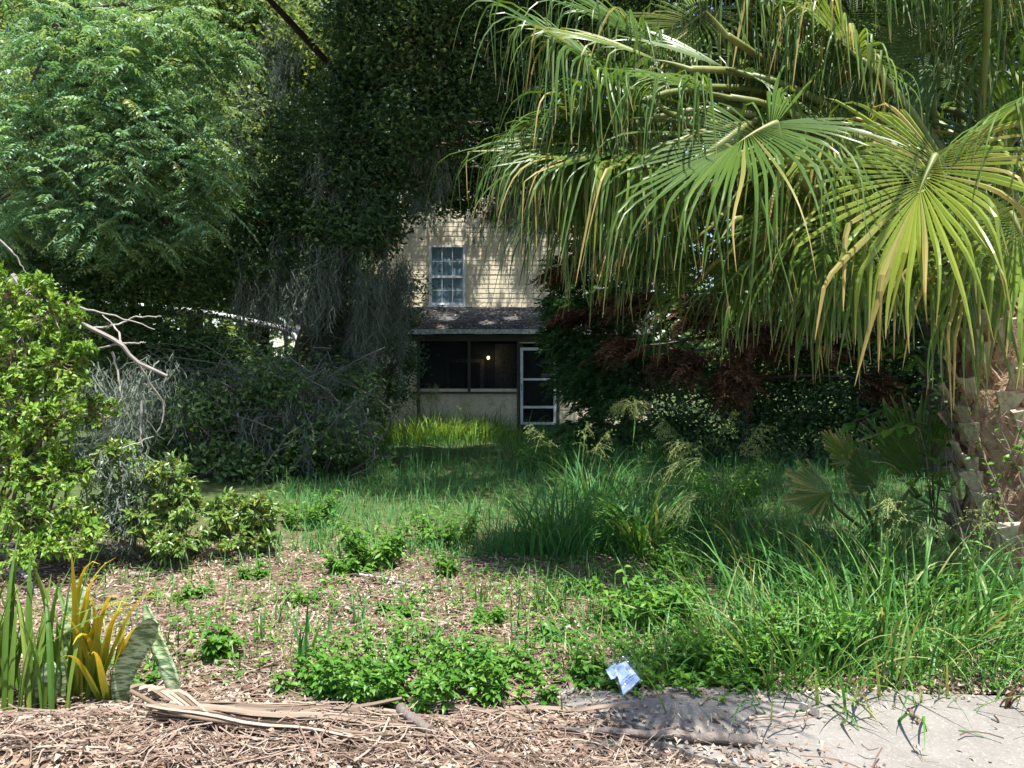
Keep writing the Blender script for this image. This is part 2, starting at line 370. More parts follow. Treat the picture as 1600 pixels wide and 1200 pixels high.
# upper window, six panes over six
win = thing('window', None, None); win.parent = house; win.matrix_parent_inverse = house.matrix_world.inverted()
def bar(name, x0, x1, y0, y1, z0, z1, mat, par):
    b = MB(); box(b, x0, x1, y0, y1, z0, z1); return b.build(name, mat, par)
yf = YU - .075; fw = .05
bar('frame', w0 - fw, w0 + .01, yf, YU + .05, wz0 - fw, wz1 + fw, M['white'], win)
bar('frame', w1 - .01, w1 + fw, yf, YU + .05, wz0 - fw, wz1 + fw, M['white'], win)
bar('frame', w0 + .01, w1 - .01, yf + .002, YU + .05, wz1 - .01, wz1 + fw - .003, M['white'], win)
bar('sill', w0 - .08, w1 + .08, yf - .05, YU + .05, wz0 - fw - .04, wz0 - .012, M['white'], win)
zm = (wz0 + wz1) / 2 - .03
bar('meeting_rail', w0 + .01, w1 - .01, yf + .015, YU + .03, zm - .028, zm + .028, M['white'], win)
bar('sash_rail', w0 + .01, w1 - .01, yf + .02, YU + .03, wz0 - .012, wz0 + .045, M['white'], win)
pw = (w1 - w0 - .02) / 3
for lo_, hi_, yy in ((wz0 + .045, zm - .028, .03), (zm + .028, wz1 - .01, .045)):
    hm = (lo_ + hi_) / 2
    for k in (1, 2): bar('muntin', w0 + .01 + k * pw - .009, w0 + .01 + k * pw + .009, yf + yy, yf + yy + .02, lo_, hi_, M['white'], win)
    bar('muntin', w0 + .012, w1 - .012, yf + yy + .002, yf + yy + .018, hm - .009, hm + .009, M['white'], win)
    for a in range(3):
        for (z0_, z1_) in ((lo_, hm), (hm, hi_)):
            bar('pane', w0 + .01 + a * pw + .009, w0 + .01 + (a + 1) * pw - .009, yf + yy + .008, yf + yy + .012, z0_ + .009, z1_ - .009, M['glass'], win)
cm = MB(); xs = np.linspace(w0, w1, 60); cy_ = YU + .020 - .006 * np.sin(xs * 55) - .003 * np.sin(xs * 131)
v = np.concatenate([np.stack([xs, cy_, np.full(60, wz0 - .01)], 1), np.stack([xs, cy_, np.full(60, wz1)], 1)]); k = np.arange(59)[:, None]
cm.add(v, k + np.array([[0, 1, 61, 60]])); cm.build('curtain', M['curtain'], win, True)
# upper gable roof (mostly under the canopy)
b = MB(); ym = YU + 3; zr = ZU + 1.7
for sgn, ya in ((1, YU - .12), (-1, YU + 6.12)):
    b.add([(XL - .4, ya, ZU - .08), (XR + .4, ya, ZU - .08), (XR + .4, ym, zr), (XL - .4, ym, zr), (XL - .4, ya, ZU - .2), (XR + .4, ya, ZU - .2)], [(0, 1, 2, 3), (0, 4, 5, 1)])
b.build('roof', M['shingle'], house)
# porch
PL, PR = PX(462, YP), PX(1020, YP)
ze, zt = P(0, 514, YP - .25)[2], P(0, 479, YU)[2]
porch_roof = MB(); porch_roof.add([(PL - .2, YP - .26, ze - .03), (PR, YP - .26, ze - .03), (PR, YU - .03, zt - .03), (PL - .2, YU - .03, zt - .03)], [(0, 1, 2, 3)])
porch_roof = porch_roof.build('porch_roof', M['shingle'], house)
nc = 14
for k in range(nc):
    u0, u1 = k / nc, (k + 1.25) / nc; L = PR - PL + .2
    mbs = MB(); yy0 = YP - .27 + u0 * (YU - YP + .2); yy1 = YP - .27 + min(u1, 1) * (YU - YP + .2); z0_ = ze + u0 * (zt - ze); z1_ = ze + min(u1, 1) * (zt - ze) - .012
    xx = PL - .2 + (.17 if k % 2 else 0)
    xk = xx; cuts = [PL - .2]
    while xk < PR - .3: xk += .33; cuts.append(xk)
    cuts.append(PR)
    for a, bb in zip(cuts[:-1], cuts[1:]):
        d_ = R.normal() * .006; q = R.random()
        mbs.add([(a + .004, yy0 + d_, z0_ + .004), (bb - .004, yy0 + d_, z0_ + .004), (bb - .004, yy1, z1_), (a + .004, yy1, z1_), (a + .004, yy0 + d_, z0_ - .012), (bb - .004, yy0 + d_, z0_ - .012)], [(0, 1, 2, 3), (0, 4, 5, 1)], q)
    mbs.build('shingle_course', M['shingle'], porch_roof)
fa = MB()
xk = PL - .22
while xk < PR:
    w_ = R.uniform(.35, 1.1); x2 = min(PR, xk + w_); box(fa, xk + .003, x2, YP - .30 + R.normal() * .006, YP - .272, ze - .125 + R.normal() * .012, ze - .008); xk = x2
fa.build('fascia', M['peel'], house)
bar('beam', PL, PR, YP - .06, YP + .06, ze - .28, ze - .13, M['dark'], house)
# porch knee wall with siding, openings above it
xo0, xo1 = PX(655, YP), PX(809, YP); zk = P(0, 613, YP)[2]
d0, d1, dz1 = PX(813, YP), PX(869, YP), P(0, 543, YP)[2]
knee = bar('knee_wall', PL, xo1 + .03, YP + .0, YP + .10, 0, zk - .02, M['siding'], house)
siding_parts(knee, (0, 0, 0), PL, xo1 + .02, YP - .002, .02, zk - .03)
knee2 = bar('knee_wall', d1 + .05, PR, YP, YP + .10, 0, zk - .02, M['siding'], house)
siding_parts(knee2, (0, 0, 0), d1 + .05, PR, YP - .002, .02, zk - .03)
bar('sill', xo0 - .1, xo1 + .03, YP - .07, YP + .12, zk - .03, zk + .015, M['dark'], house)
bar('sill', d1 + .05, PR, YP - .07, YP + .12, zk - .03, zk + .015, M['dark'], house)
left_wall = bar('side_wall', PL, xo0, YP + .01, YP + .10, zk - .02, ze - .28, M['siding'], house)
siding_parts(left_wall, (0, 0, 0), PL, xo0, YP - .002, zk - .02, ze - .30)
for xp in (xo0 - .05, (xo0 + xo1) / 2 - .02, xo1 - .02, d1 + .01, PR - .1):
    bar('post', xp, xp + .07, YP - .03, YP + .05, (zk if xp < xo1 - .3 and xp > xo0 else 0), ze - .13, M['dark'], house)
bar('porch_screen', xo0 + .02, xo1 - .02, YP + .055, YP + .058, zk, ze - .28, M['screen'], house)
bar('porch_screen', d1 + .08, PR - .1, YP + .055, YP + .058, zk, ze - .28, M['screen'], house)
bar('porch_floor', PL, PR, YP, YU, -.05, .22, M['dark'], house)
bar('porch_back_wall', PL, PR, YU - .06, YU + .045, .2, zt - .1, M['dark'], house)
bar('back_window_trim', -1.75, -.75, YU - .10, YU - .062, .75, 1.75, M['peel'], house)
bar('back_window_pane', -1.66, -.84, YU - .108, YU - .101, .84, 1.66, M['dark'], house)
bar('back_door', -.45, .30, YU - .10, YU - .062, .22, 2.15, M['peel'], house)
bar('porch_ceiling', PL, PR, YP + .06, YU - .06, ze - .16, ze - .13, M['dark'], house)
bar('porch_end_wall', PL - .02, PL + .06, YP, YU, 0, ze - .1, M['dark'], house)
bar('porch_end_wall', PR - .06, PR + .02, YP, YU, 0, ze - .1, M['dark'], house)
# screen door
door = thing('screen_door', None, None); door.parent = house; door.matrix_parent_inverse = house.matrix_world.inverted()
dz0 = .16; s_ = .065; yd = YP - .05
bar('stile', d0, d0 + s_, yd, yd + .04, dz0, dz1, M['white'], door); bar('stile', d1 - s_, d1, yd, yd + .04, dz0, dz1, M['white'], door)
for za, zb in ((dz1 - .07, dz1), (P(0, 593, YP)[2] - .02, P(0, 593, YP)[2] + .03), (P(0, 636, YP)[2] - .03, P(0, 636, YP)[2] + .03), (dz0, dz0 + .06)):
    bar('rail', d0 + s_, d1 - s_, yd + .002, yd + .038, za, zb, M['white'], door)
bar('screen', d0 + s_, d1 - s_, yd + .018, yd + .021, dz0 + .06, dz1 - .07, M['screen'], door)
h_ = MB(); tube(h_, [(d0 + .033, yd - .0, .98), (d0 + .033, yd - .05, 1.0), (d0 + .033, yd - .05, 1.12), (d0 + .033, yd, 1.14)], .009, 5); h_.build('handle', M['dark'], door)
bar('door_head', d0 - .02, d1 + .03, yd + .0, yd + .06, dz1 + .10, dz1 + .135, M['peel'], house)
# porch lamp: lit bulb
lamp = thing('porch_lamp', 'small glowing porch bulb seen through the dark screen', 'lamp', P(763, 556, YU - .25))
m, t, out = newmat('lit_bulb'); e = t.nodes.new('ShaderNodeEmission'); e.inputs[0].default_value = (1, .72, .32, 1); e.inputs[1].default_value = 9; t.links.new(e.outputs[0], out.inputs[0])
lc = P(763, 559, YU - .25); b = MB()
an = np.linspace(0, math.pi, 8)
tube(b, np.stack([np.full(8, lc[0]), np.full(8, lc[1]), lc[2] + .045 * np.cos(an)], 1), np.maximum(.04 * np.sin(an), .004), 10)
b.build('bulb', m, lamp, True)
b = MB(); tube(b, [lc + [0, 0, .05], lc + [0, .0, .10], lc + [0, .1, .13], lc + [0, .19, .13]], [.025, .02, .012, .03], 6); b.build('bracket', M['dark'], lamp)

# ------------------------------------------------------------------ carport with a curved white eave, left of the house
cp = thing('carport', 'low metal carport with white curved eave buried in brush', 'carport', (PX(330, 15.5), 15.5, 0))
prof = np.array([P(60, 470, 15.5), P(215, 478, 15.5), P(330, 490, 15.5), P(430, 511, 15.5), P(456, 522, 15.5), P(474, 545, 15.5), P(488, 574, 15.5)])
pf = fine(prof, 30); rim = MB()
tube(rim, pf, .055, 8); rim.build('rim', M['white'], cp, True)
sh = MB(); bk = pf + [0, 5.5, 0]; v = np.concatenate([pf + [0, 0, .04], bk + [0, 0, .04]]); k = np.arange(29)[:, None]
sh.add(v, k + np.array([[0, 1, 31, 30]])); sh.build('roof_sheet', plain('dull_roof_metal', (.30, .31, .31), .5, .4, .4, 3), cp, True)
for px in (75, 250, 440):
    for dy in (.12, 5.3):
        b = MB(); q = pf[np.argmin(abs(pf[:, 0] - PX(px, 15.5)))]; tube(b, [(q[0], q[1] + dy, -.02), (q[0], q[1] + dy, q[2])], .04, 6); b.build('post', M['peel'], cp)
# ------------------------------------------------------------------ trees
# sun gaps: (point that stands in sunlight, radius of the gap in the leaves above it)
GAPS = []
def gap(px, py, Y, r): GAPS.append((P(px, py, Y), r))
def gapw(x, y, z, r): GAPS.append((np.array([x, y, z], float), r))
for q in ((640, 440, .16), (657, 425, .16), (650, 458, .14), (752, 460, .16), (768, 425, .17), (795, 415, .15), (800, 445, .13), (815, 472, .13), (765, 478, .14)): gap(q[0], q[1], 21.2, q[2])
for q in ((700, 500, 20, .2), (800, 498, 20, .2), (760, 508, 19.6, .2), (690, 516, 19.2, .16), (860, 516, 19.1, .16)): gap(*q)
for q in ((640, 690, 15.5, .55), (690, 690, 15.5, .6), (735, 690, 16, .5), (610, 665, 16.5, .45), (680, 660, 17, .55), (640, 640, 17, .45), (700, 645, 17.5, .4)): gap(*q)
for q in ((990, 770, 6.4, .36), (1030, 800, 6.4, .34), (950, 800, 6.4, .25), (1000, 850, 6.4, .4), (1070, 720, 6.5, .25)): gap(*q)
for q in ((405, 510, 15.5, .3), (360, 497, 15.5, .25), (425, 512, 15.4, .2), (470, 540, 15.5, .16), (484, 562, 15.5, .16), (240, 478, 15.5, .2), (480, 517, 19, .15), (425, 497, 15.3, .25)): gap(*q)
for q in ((1000, 655, 13, .12), (1035, 640, 13, .2), (990, 640, 11, .18), (1310, 665, 11, .12), (1040, 550, 12.5, .15), (880, 470, 15, .2)  , (755, 180, 14, .15)): gap(*q)
for q in ((-3.8, 6.7, 1.3, 1.7), (-2.9, 6.8, .5, 1.1), (-2.3, 7.0, .4, .8), (-3.3, 6.6, 1.7, 1.0)): gapw(*q)          # left shrubs
for x in np.arange(-3.5, 4.6, 1.0):
    for y in (3.4, 4.4, 5.4): gapw(x, y, 0, .85)
for x in np.arange(-3.5, .6, 1.0): gapw(x, 6.1, 0, .7)
for q in ((1460, 250, 4.9, 1.2), (1215, 200, 5.0, 1.2), (950, 220, 5.4, 1.2), (820, 240, 5.4, .9), (1100, 80, 5.6, 1.1), (1560, 200, 5, 1.2), (1350, 420, 5, 1.0)): gap(*q)
for q in ((400, 60, 18.5, 1.3), (430, 180, 18.5, 1.1), (360, 130, 18.5, 1.1), (470, 50, 18.5, .9), (340, 230, 19, .8)): gap(*q)
for q in ((120, 90, 11, 1.7), (230, 60, 11, 1.5), (60, 200, 11, 1.5), (180, 220, 11, 1.3), (290, 180, 11.3, .9), (310, 110, 11.5, .8), (70, 330, 11, .8)): gap(*q)
GC = np.array([g[0] for g in GAPS]); GR = np.array([g[1] for g in GAPS])
def sunkeep(p, soft=.15):
    k = np.ones(len(p), bool)
    for c, r in zip(GC, GR):
        v = p - c; s = v @ SUN; dist = np.linalg.norm(v - s[:, None] * SUN, axis=1)
        k &= ~((s > .5) & (dist < r * (1 + soft * R.normal(size=len(p))) + .05))
    return k
def viewkeep(p, rects):
    """trims a crown back from in front of the house wall and the clearing"""
    if not rects: return np.ones(len(p), bool)
    px = 800 + p[:, 0] / p[:, 1] * F; py = HOR - (p[:, 2] - CH) / p[:, 1] * F; k = np.ones(len(p), bool)
    for (a, b, c, d) in rects:
        j = R.normal(size=len(p)) * 12
        k &= ~((px + j > a) & (px + j < b) & (py + j > c) & (py + j < d))
    return k
HOUSEVIEW = [(632, 862, 352, 700)]

def crown_pts(clumps, per=55, sig=.2, bias=.45):
    """points for leaves: sub-clusters spread through each clump's volume"""
    out = []; cen = []
    for c, rad, n in clumps:
        ns = max(3, int(n / per)); u = rdir(ns) * (R.random(ns) ** bias)[:, None] * np.asarray(rad)
        sc = np.asarray(c) + u; cen.append(sc)
        q = R.integers(0, ns, n); sg = sig * R.uniform(.6, 1.4, ns)
        out.append(sc[q] + R.normal(size=(n, 3)) * sg[q][:, None] * [1, 1, .7])
    return np.concatenate(out), cen
def put_leaves(mb, p, L, Wd, up=.6, lift=None, droop=.35):
    n = len(p); d = rdir(n); d[:, 2] = d[:, 2] * .6 - droop; nn = rdir(n) + [0, 0, up]
    leaves(mb, p, d, nrm(nn), L * R.uniform(.7, 1.25, n), Wd * R.uniform(.7, 1.25, n))
def limbs(mb, trunk, cen, clumps, r0, twig=.012, every=3):
    for (c, rad, n), sc in zip(clumps, cen):
        c = np.asarray(c, float); dd = np.linalg.norm(trunk - c, axis=1) + (trunk[:, 2] > c[2]) * 2; k = min(int(np.argmin(dd)), len(trunk) - 1)
        a = trunk[max(0, k)]; mid = (a + c) / 2 + [0, 0, .12 * np.linalg.norm(c - a)] + R.normal(size=3) * .15
        rr = r0 * R.uniform(.14, .28)
        tube(mb, wobble(bez(a, mid, c, 9), .04), np.linspace(rr, rr * .35, 9), 6, wob=.05)
        qs = np.array([wobble(bez(c + R.normal(size=3) * .1, (c + s) / 2 + R.normal(size=3) * .12, s, 5), .02) for s in sc[::every]])
        for q, k_ in zip(qs, sunkeep(qs.reshape(-1, 3)).reshape(-1, 5).all(1)):
            if k_: tube(mb, q, np.linspace(min(rr * .3, .014), twig * .3, 5), 3, cap=False)
def tree(name, label, trunk, r0, clumps, L, Wd, mat, per=55, sig=.2, rects=None, gaps=True, up=.6, every=4, bias=.45, cat='tree', group=None, bark='bark'):
    trunk = np.asarray(trunk, float); root = thing(name, label, cat, trunk[0], group)
    tk = fine(trunk, 22, .02); tb = MB()
    rr = np.linspace(r0, r0 * .35, 22); rr[0] *= 1.35; rr[1] *= 1.12
    tube(tb, tk, rr, 10, wob=.06)
    p, cen = crown_pts(clumps, per, sig, bias)
    limbs(tb, tk, cen, clumps, r0, every=every)
    tb.build('trunk', M[bark], root, True)
    k = viewkeep(p, rects)
    if gaps: k &= sunkeep(p)
    p = p[k]; cb = MB(); put_leaves(cb, p, L, Wd, up)
    cb.build('crown', M[mat], root)
    return root
def moss(parent, anchors, lens, dens=60, spread=.14, name='moss', w=.010):
    mb = MB(); K = 6
    for a, l in zip(anchors, lens):
        for rope in range(R.integers(2, 5)):
            lr = l * R.uniform(.45, 1.0); n = max(10, int(dens * .55 * (.35 + .65 * lr))); top = np.asarray(a) + R.normal(size=3) * [spread, spread, .06]
            dr = R.normal(size=2) * .06; ph = R.random() * 6.28; s0 = R.random(n) ** .8 * .88; ln = np.minimum(R.uniform(.10, .34, n), lr * .6); sk = np.linspace(0, 1, K)
            sp = s0[:, None] + (ln / lr)[:, None] * sk[None]; az = R.random(n) * 6.28; rad = (.075 * (1 - np.clip(sp, 0, 1)) ** .6 + .012) * R.random(n)[:, None] ** .5
            wx = np.cumsum(R.normal(size=(n, K, 3)) * [.020, .020, .010], 1) + (R.normal(size=(n, 1, 3)) * [.35, .35, .1] * ln[:, None, None]) * sk[None, :, None]
            pts = np.stack([top[0] + rad * np.cos(az)[:, None] + lr * (dr[0] * sp + .025 * np.sin(5 * sp + ph)), top[1] + rad * np.sin(az)[:, None] + lr * dr[1] * sp, top[2] - lr * sp], -1) + wx
            a2 = R.random(n) * 6.28; sd = np.stack([np.cos(a2), np.sin(a2) * .4, R.normal(size=n) * .3], 1)
            ribbons(mb, pts, w * (1 - .6 * sk)[None] * R.uniform(.6, 1.7, n)[:, None], nrm(sd))
    o = mb.build(name, M['moss'], parent); o['kind'] = 'stuff'; return o

# --- live oak in front of the house: dark crown hung with moss
def C(px, py, Y, rx, ry, rz, n): return (P(px, py, Y), (rx, ry, rz), n)
oakc = [C(520, 240, 14, 1.1, 1.3, 1.0, 7000), C(430, 330, 13.5, .8, 1.0, .8, 4500), C(590, 150, 14.5, 1.1, 1.4, 1.1, 8000), C(660, 90, 15, 1.4, 1.5, 1.1, 8500),
        C(600, 270, 13.5, 1.1, 1.2, 1.0, 7500), C(560, 350, 13.2, .7, .9, .55, 3600), C(690, 230, 14, 1.0, 1.2, .9, 6500), C(770, 120, 15.5, 1.3, 1.4, 1.1, 8000), C(850, 60, 16, 1.3, 1.5, 1.0, 7000),
        C(760, 240, 15.5, .8, 1.0, .6, 4200), C(840, 200, 16.5, 1.2, 1.2, .8, 6000), C(900, 300, 17, 1.0, 1.0, .7, 4500), 
        C(640, 360, 14.5, .35, .5, .35, 900), C(500, 430, 13.6, .5, .7, .4, 1800), C(500, 500, 14.2, .5, .4, .4, 1500), C(530, 570, 14.2, .4, .4, .35, 1000), C(400, 420, 13.5, .7, .9, .5, 2600), C(850, 330, 18, .6, .6, .4, 1500),
        (np.array([-2.5, 13.5, 9.2]), (2.6, 2.6, .9), 10000), (np.array([.5, 13.5, 9.6]), (2.6, 2.6, .9), 10000), (np.array([1.5, 17, 10.0]), (3, 2.5, 1.0), 10000), (np.array([-2.5, 17, 10]), (3, 2.5, 1.0), 9000),
        (np.array([-1, 15, 11.2]), (3.5, 3, .9), 9000), (np.array([-2.0, 10.2, 8.3]), (2.2, 1.6, .7), 7000), (np.array([.6, 10.0, 8.3]), (1.8, 1.6, .7), 6000), (np.array([-4.2, 11.2, 8.8]), (1.6, 1.6, .7), 5000), (np.array([-1.0, 12.2, 8.2]), (2.5, 1.3, .6), 6500), (np.array([-.6, 8.1, 7.4]), (1.6, 1.2, .5), 4500), (np.array([-2.6, 8.6, 7.8]), (1.6, 1.2, .5), 4500), (np.array([1.0, 14.5, 8.4]), (2.2, 1.6, .6), 5000), (np.array([-2.0, 19.4, 9.4]), (1.8, 1.0, .7), 5000), (np.array([.6, 19.4, 9.5]), (1.8, 1.0, .7), 5000), (np.array([-3.6, 9.6, 7.4]), (1.5, 1.1, .5), 4500), (np.array([-5.2, 9.9, 7.8]), (1.3, 1.1, .5), 3500),  # high clumps, mostly out of view, added to shade lawn, thicket and wall
        C(700, 290, 17.5, 1.1, .8, .6, 4800), C(800, 270, 18, 1.1, .8, .6, 4800), C(740, 200, 17.5, 1.2, .8, .7, 4500), C(690, 60, 17.5, 1.6, .8, 1.2, 5000), C(660, 60, 11.6, .8, .4, .7, 3200), C(720, 130, 11.9, .65, .4, .6, 2600), C(760, 40, 12, .8, .4, .6, 2800), C(640, 170, 11.8, .5, .35, .5, 1700), C(570, 20, 12, .7, .4, .6, 2200), C(800, 110, 18, 1.2, .8, .8, 4000), C(860, 240, 18.5, 1.0, .8, .7, 4000), C(650, 240, 17, .9, .8, .6, 3500), C(600, 60, 13.5, 1.0, 1.0, .9, 5500), C(700, 20, 14.5, 1.3, 1.0, .9, 5500)]
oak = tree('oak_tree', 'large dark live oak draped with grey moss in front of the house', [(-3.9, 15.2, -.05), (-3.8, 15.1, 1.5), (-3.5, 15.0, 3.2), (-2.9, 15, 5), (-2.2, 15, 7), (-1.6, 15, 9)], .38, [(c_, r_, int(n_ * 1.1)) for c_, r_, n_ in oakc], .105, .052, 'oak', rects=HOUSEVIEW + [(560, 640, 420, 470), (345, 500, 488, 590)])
an, ln = [], []
for px0, px1, py0, py1, l0, l1, Y0, Y1, n in ((420, 640, 345, 430, .5, 1.9, 12.8, 14.2, 52), (560, 625, 380, 450, 1.0, 2.1, 13, 14, 16), (640, 770, 285, 335, .5, 1.0, 14, 16, 34), (760, 860, 300, 330, .25, .7, 16, 18, 22), (480, 700, 180, 300, .3, .9, 12.6, 13.6, 26), (380, 470, 380, 450, .5, 1.2, 12.8, 13.6, 24), (505, 560, 430, 520, .6, 1.5, 14.0, 14.5, 20), (740, 765, 120, 150, .7, 1.1, 14, 14.3, 5), (640, 740, 40, 160, .3, .8, 14, 15, 14)):
    for _ in range(n): an.append(P(R.uniform(px0, px1), R.uniform(py0, py1), R.uniform(Y0, Y1))); ln.append(R.uniform(l0, l1))
ka = sunkeep(np.array(an)) & sunkeep(np.array(an) - [0, 0, .8]); an = [a_ for a_, k_ in zip(an, ka) if k_]; ln = [l_ for l_, k_ in zip(ln, ka) if k_]
for px, py in ((735, 405), (748, 400), (765, 395), (788, 392), (803, 398), (822, 410), (660, 405)):
    an.append(P(px, py, 21.2) + SUN * 1.1 + [0, 0, .1]); ln.append(R.uniform(.5, 1.1))  # strands added sunward of the wall to throw shadow streaks on it
moss(oak, an, ln, 75, .11)

# --- second oak behind the palm: closes the right side and shades the clearing
rc = [C(1000, 120, 13, 1.5, 1.3, 1.3, 7000), C(1130, 260, 12, 1.5, 1.2, 1.4, 7500), C(1300, 200, 12, 1.6, 1.2, 1.5, 8000), C(1480, 150, 11.5, 1.5, 1.2, 1.6, 8000), C(1620, 300, 11, 1.3, 1.2, 1.6, 6500), C(1250, 430, 12.5, 1.4, 1.0, 1.2, 6500), C(1420, 420, 11.5, 1.2, 1.0, 1.3, 6500), C(1050, 380, 14, 1.0, 1.0, 1.2, 5000), C(950, 30, 14, 1.2, 1.2, 1.0, 5000), C(1100, 40, 12.5, 1.6, 1.0, 1.0, 6000), C(1250, 60, 12.5, 1.6, 1.0, 1.0, 6000), C(1400, 40, 12, 1.6, 1.0, 1.0, 6000), C(1560, 40, 11.5, 1.5, 1.0, 1.0, 6000),
            (np.array([3.0, 9.5, 7.6]), (2.6, 2.2, .9), 9500), (np.array([6.0, 9.5, 8.0]), (2.6, 2.4, .9), 9000), (np.array([4.2, 12, 8.8]), (3, 2.4, .9), 9500), (np.array([1.2, 11, 8.6]), (2.4, 2.2, .8), 9000), (np.array([7.2, 12.5, 7.8]), (2.4, 2.4, 1.2), 7000), (np.array([4, 7.4, 8.0]), (2.4, 1.4, .8), 6500), (np.array([1.2, 8.2, 7.6]), (1.8, 1.6, .6), 5500), (np.array([5.2, 10.4, 7.2]), (1.8, 1.2, .6), 5500), (np.array([3.2, 10.8, 7.4]), (1.8, 1.2, .6), 5500)]  # out-of-view clumps added to darken the clearing and shrubs below
oak2 = tree('oak_tree', 'shaded oak standing behind the tall palm fronds on the right', [(6.2, 11.5, -.05), (6.1, 11.4, 2), (5.8, 11.3, 4), (5.2, 11.2, 6), (4.6, 11, 8)], .3, [(c_, r_, int(n_ * .82)) for c_, r_, n_ in rc], .11, .055, 'oak', rects=HOUSEVIEW + [(600, 905, 340, 700)])

# --- feathery tree on the left, in full sun
root = thing('feathery_tree', 'sunlit feathery-leaved tree at upper left with drooping compound leaves', 'tree', (-8.2, 11.6, 0))
tk = fine([(-8.2, 11.6, -.05), (-8.0, 11.6, 2), (-7.6, 11.5, 3.6), (-6.9, 11.3, 5), (-6.3, 11.2, 6.6)], 18, .02); tb = MB(); tube(tb, tk, np.linspace(.17, .06, 18), 8, wob=.05)
fc = [C(110, 70, 11, 1.0, 1.0, .7, 260), C(230, 60, 11, .9, 1.0, .7, 240), C(170, 150, 10.6, .9, .8, .6, 240), C(60, 180, 10.8, .8, .9, .7, 230), C(270, 190, 11, .8, .8, .5, 200), C(200, 250, 10.6, 1.1, .8, .5, 240), C(80, 290, 10.8, .9, .8, .6, 220), C(300, 260, 11, .5, .6, .4, 120), C(160, 350, 11, 1.0, .8, .5, 190), C(260, 350, 11.2, .8, .7, .5, 150), C(10, 90, 11.5, .9, .9, .8, 170), C(20, 400, 11.2, .7, .7, .5, 110), C(110, -30, 11.4, 1.3, 1.2, .5, 200), C(330, 100, 11.6, .5, .6, .5, 120), C(290, 20, 11.6, .7, .8, .6, 160)]
p, cen = crown_pts(fc, 9, .2, .5); limbs(tb, tk, cen, fc, .17, every=1); tb.build('trunk', M['bark'], root, True)
k = sunkeep(p) | (R.random(len(p)) < .75); p = p[k]; n = len(p)
az = R.random(n) * 6.28; el = R.uniform(-.5, .5, n); d = np.stack([np.cos(az) * np.cos(el), np.sin(az) * np.cos(el), np.sin(el)], 1)
NL = 11; s = np.linspace(.12, 1, NL); Lr = R.uniform(.32, .58, n)
pos = p[:, None] + d[:, None] * (Lr[:, None] * s[None])[..., None] - np.array([0, 0, 1.0]) * (Lr[:, None] * .45 * s[None] ** 2)[..., None]
side = nrm(np.cross(d, [0, 0, 1.0])); cb = MB(); rr = R.random(n)
for sg in (-1, 1):
    ld = side[:, None] * sg * .85 + d[:, None] * .5 + np.array([0, 0, -.38]) + R.normal(size=(n, NL, 3)) * .16
    lw = (1 - .55 * abs(s - .45) * 1.6)[None] * R.uniform(.8, 1.2, (n, 1))
    leaves(cb, pos.reshape(-1, 3), ld.reshape(-1, 3), nrm(R.normal(size=(n * NL, 3)) * .35 + [0, 0, 1]), (.125 * lw).ravel(), (.040 * lw).ravel(), np.repeat(np.clip(rr + R.normal(size=n) * .05, 0, 1), NL))
cb.build('crown', M['pinn'], root)
stems = MB(); ribbons(stems, pos[:, ::2], .008, np.broadcast_to(np.array([.7, 0, .7]), (n, 3))); stems.build('leaf_stalks', M['petiole'], root)

# --- trees further back on the left and behind the house
bgs = [('tall sunlit tree with pale moss between feathery tree and dark oak', 400, 20, 5.2, 3.5, 'bg'), ('broad leafy tree rising behind the carport roof', 300, 24, 4.5, 3.6, 'bg'), ('bushy tree at the far left edge behind the feathery tree', 60, 20, 4.2, 3.4, 'bg'),
       ('tree crown showing above the dark oak behind the house', 640, 30, 7.5, 4.5, 'bg'), ('background tree behind the palm fronds near the top', 1000, 27, 6.5, 4.5, 'bg'), ('far tree at the left edge under the sky gap', -80, 27, 6, 4.5, 'bg'), ('far tree behind the tall palm on the right', 1350, 22, 5.5, 4.5, 'bg')]
for lab, px, Y, h, w_, mt in bgs:
    x = PX(px, Y); cl = []
    top = h * 2.1
    for k in range(16):
        z = R.uniform(2.0, top); f_ = 1 - .45 * z / top
        cl.append((np.array([x + R.uniform(-w_, w_) * f_, Y + R.uniform(-1.6, 1.6), z]), np.array([1.4, 1.2, 1.0]) * R.uniform(.8, 1.3), 900 if px in (640, 1000, 1350) else 1600))
    if lab.startswith('tall sunlit'):
        cl += [C(q[0], q[1], 20 + R.normal() * .5, 1.2, 1.0, .9, 3600) for q in ((330, 30), (400, 10), (460, 50), (500, 120), (380, 100), (440, 150), (340, 170), (400, 220), (480, 220), (350, 270), (440, 300), (300, 90))]
    if lab.startswith(('bushy tree at', 'far tree at the left')):
        cl += [(P(px_, py_, Y), (1.5, 1.0, 1.1), 1800) for px_, py_ in ((0, 20), (60, -10), (20, 110), (110, 20), (160, 60), (220, 0), (280, 40))]
    tr = tree('background_tree', lab, [(x, Y, -.05), (x + .1, Y, top * .3), (x - .1, Y, top * .6), (x, Y, top * .85)], .3, cl, .15, .085, mt, per=40, sig=.3, rects=HOUSEVIEW if Y < 21 else None, gaps=False, every=3)
    if lab.startswith('tall sunlit'):
        moss(tr, [P(R.uniform(370, 470), R.uniform(20, 260), 18.5) for _ in range(34)], R.uniform(.4, 1.1, 34), 50, .13)
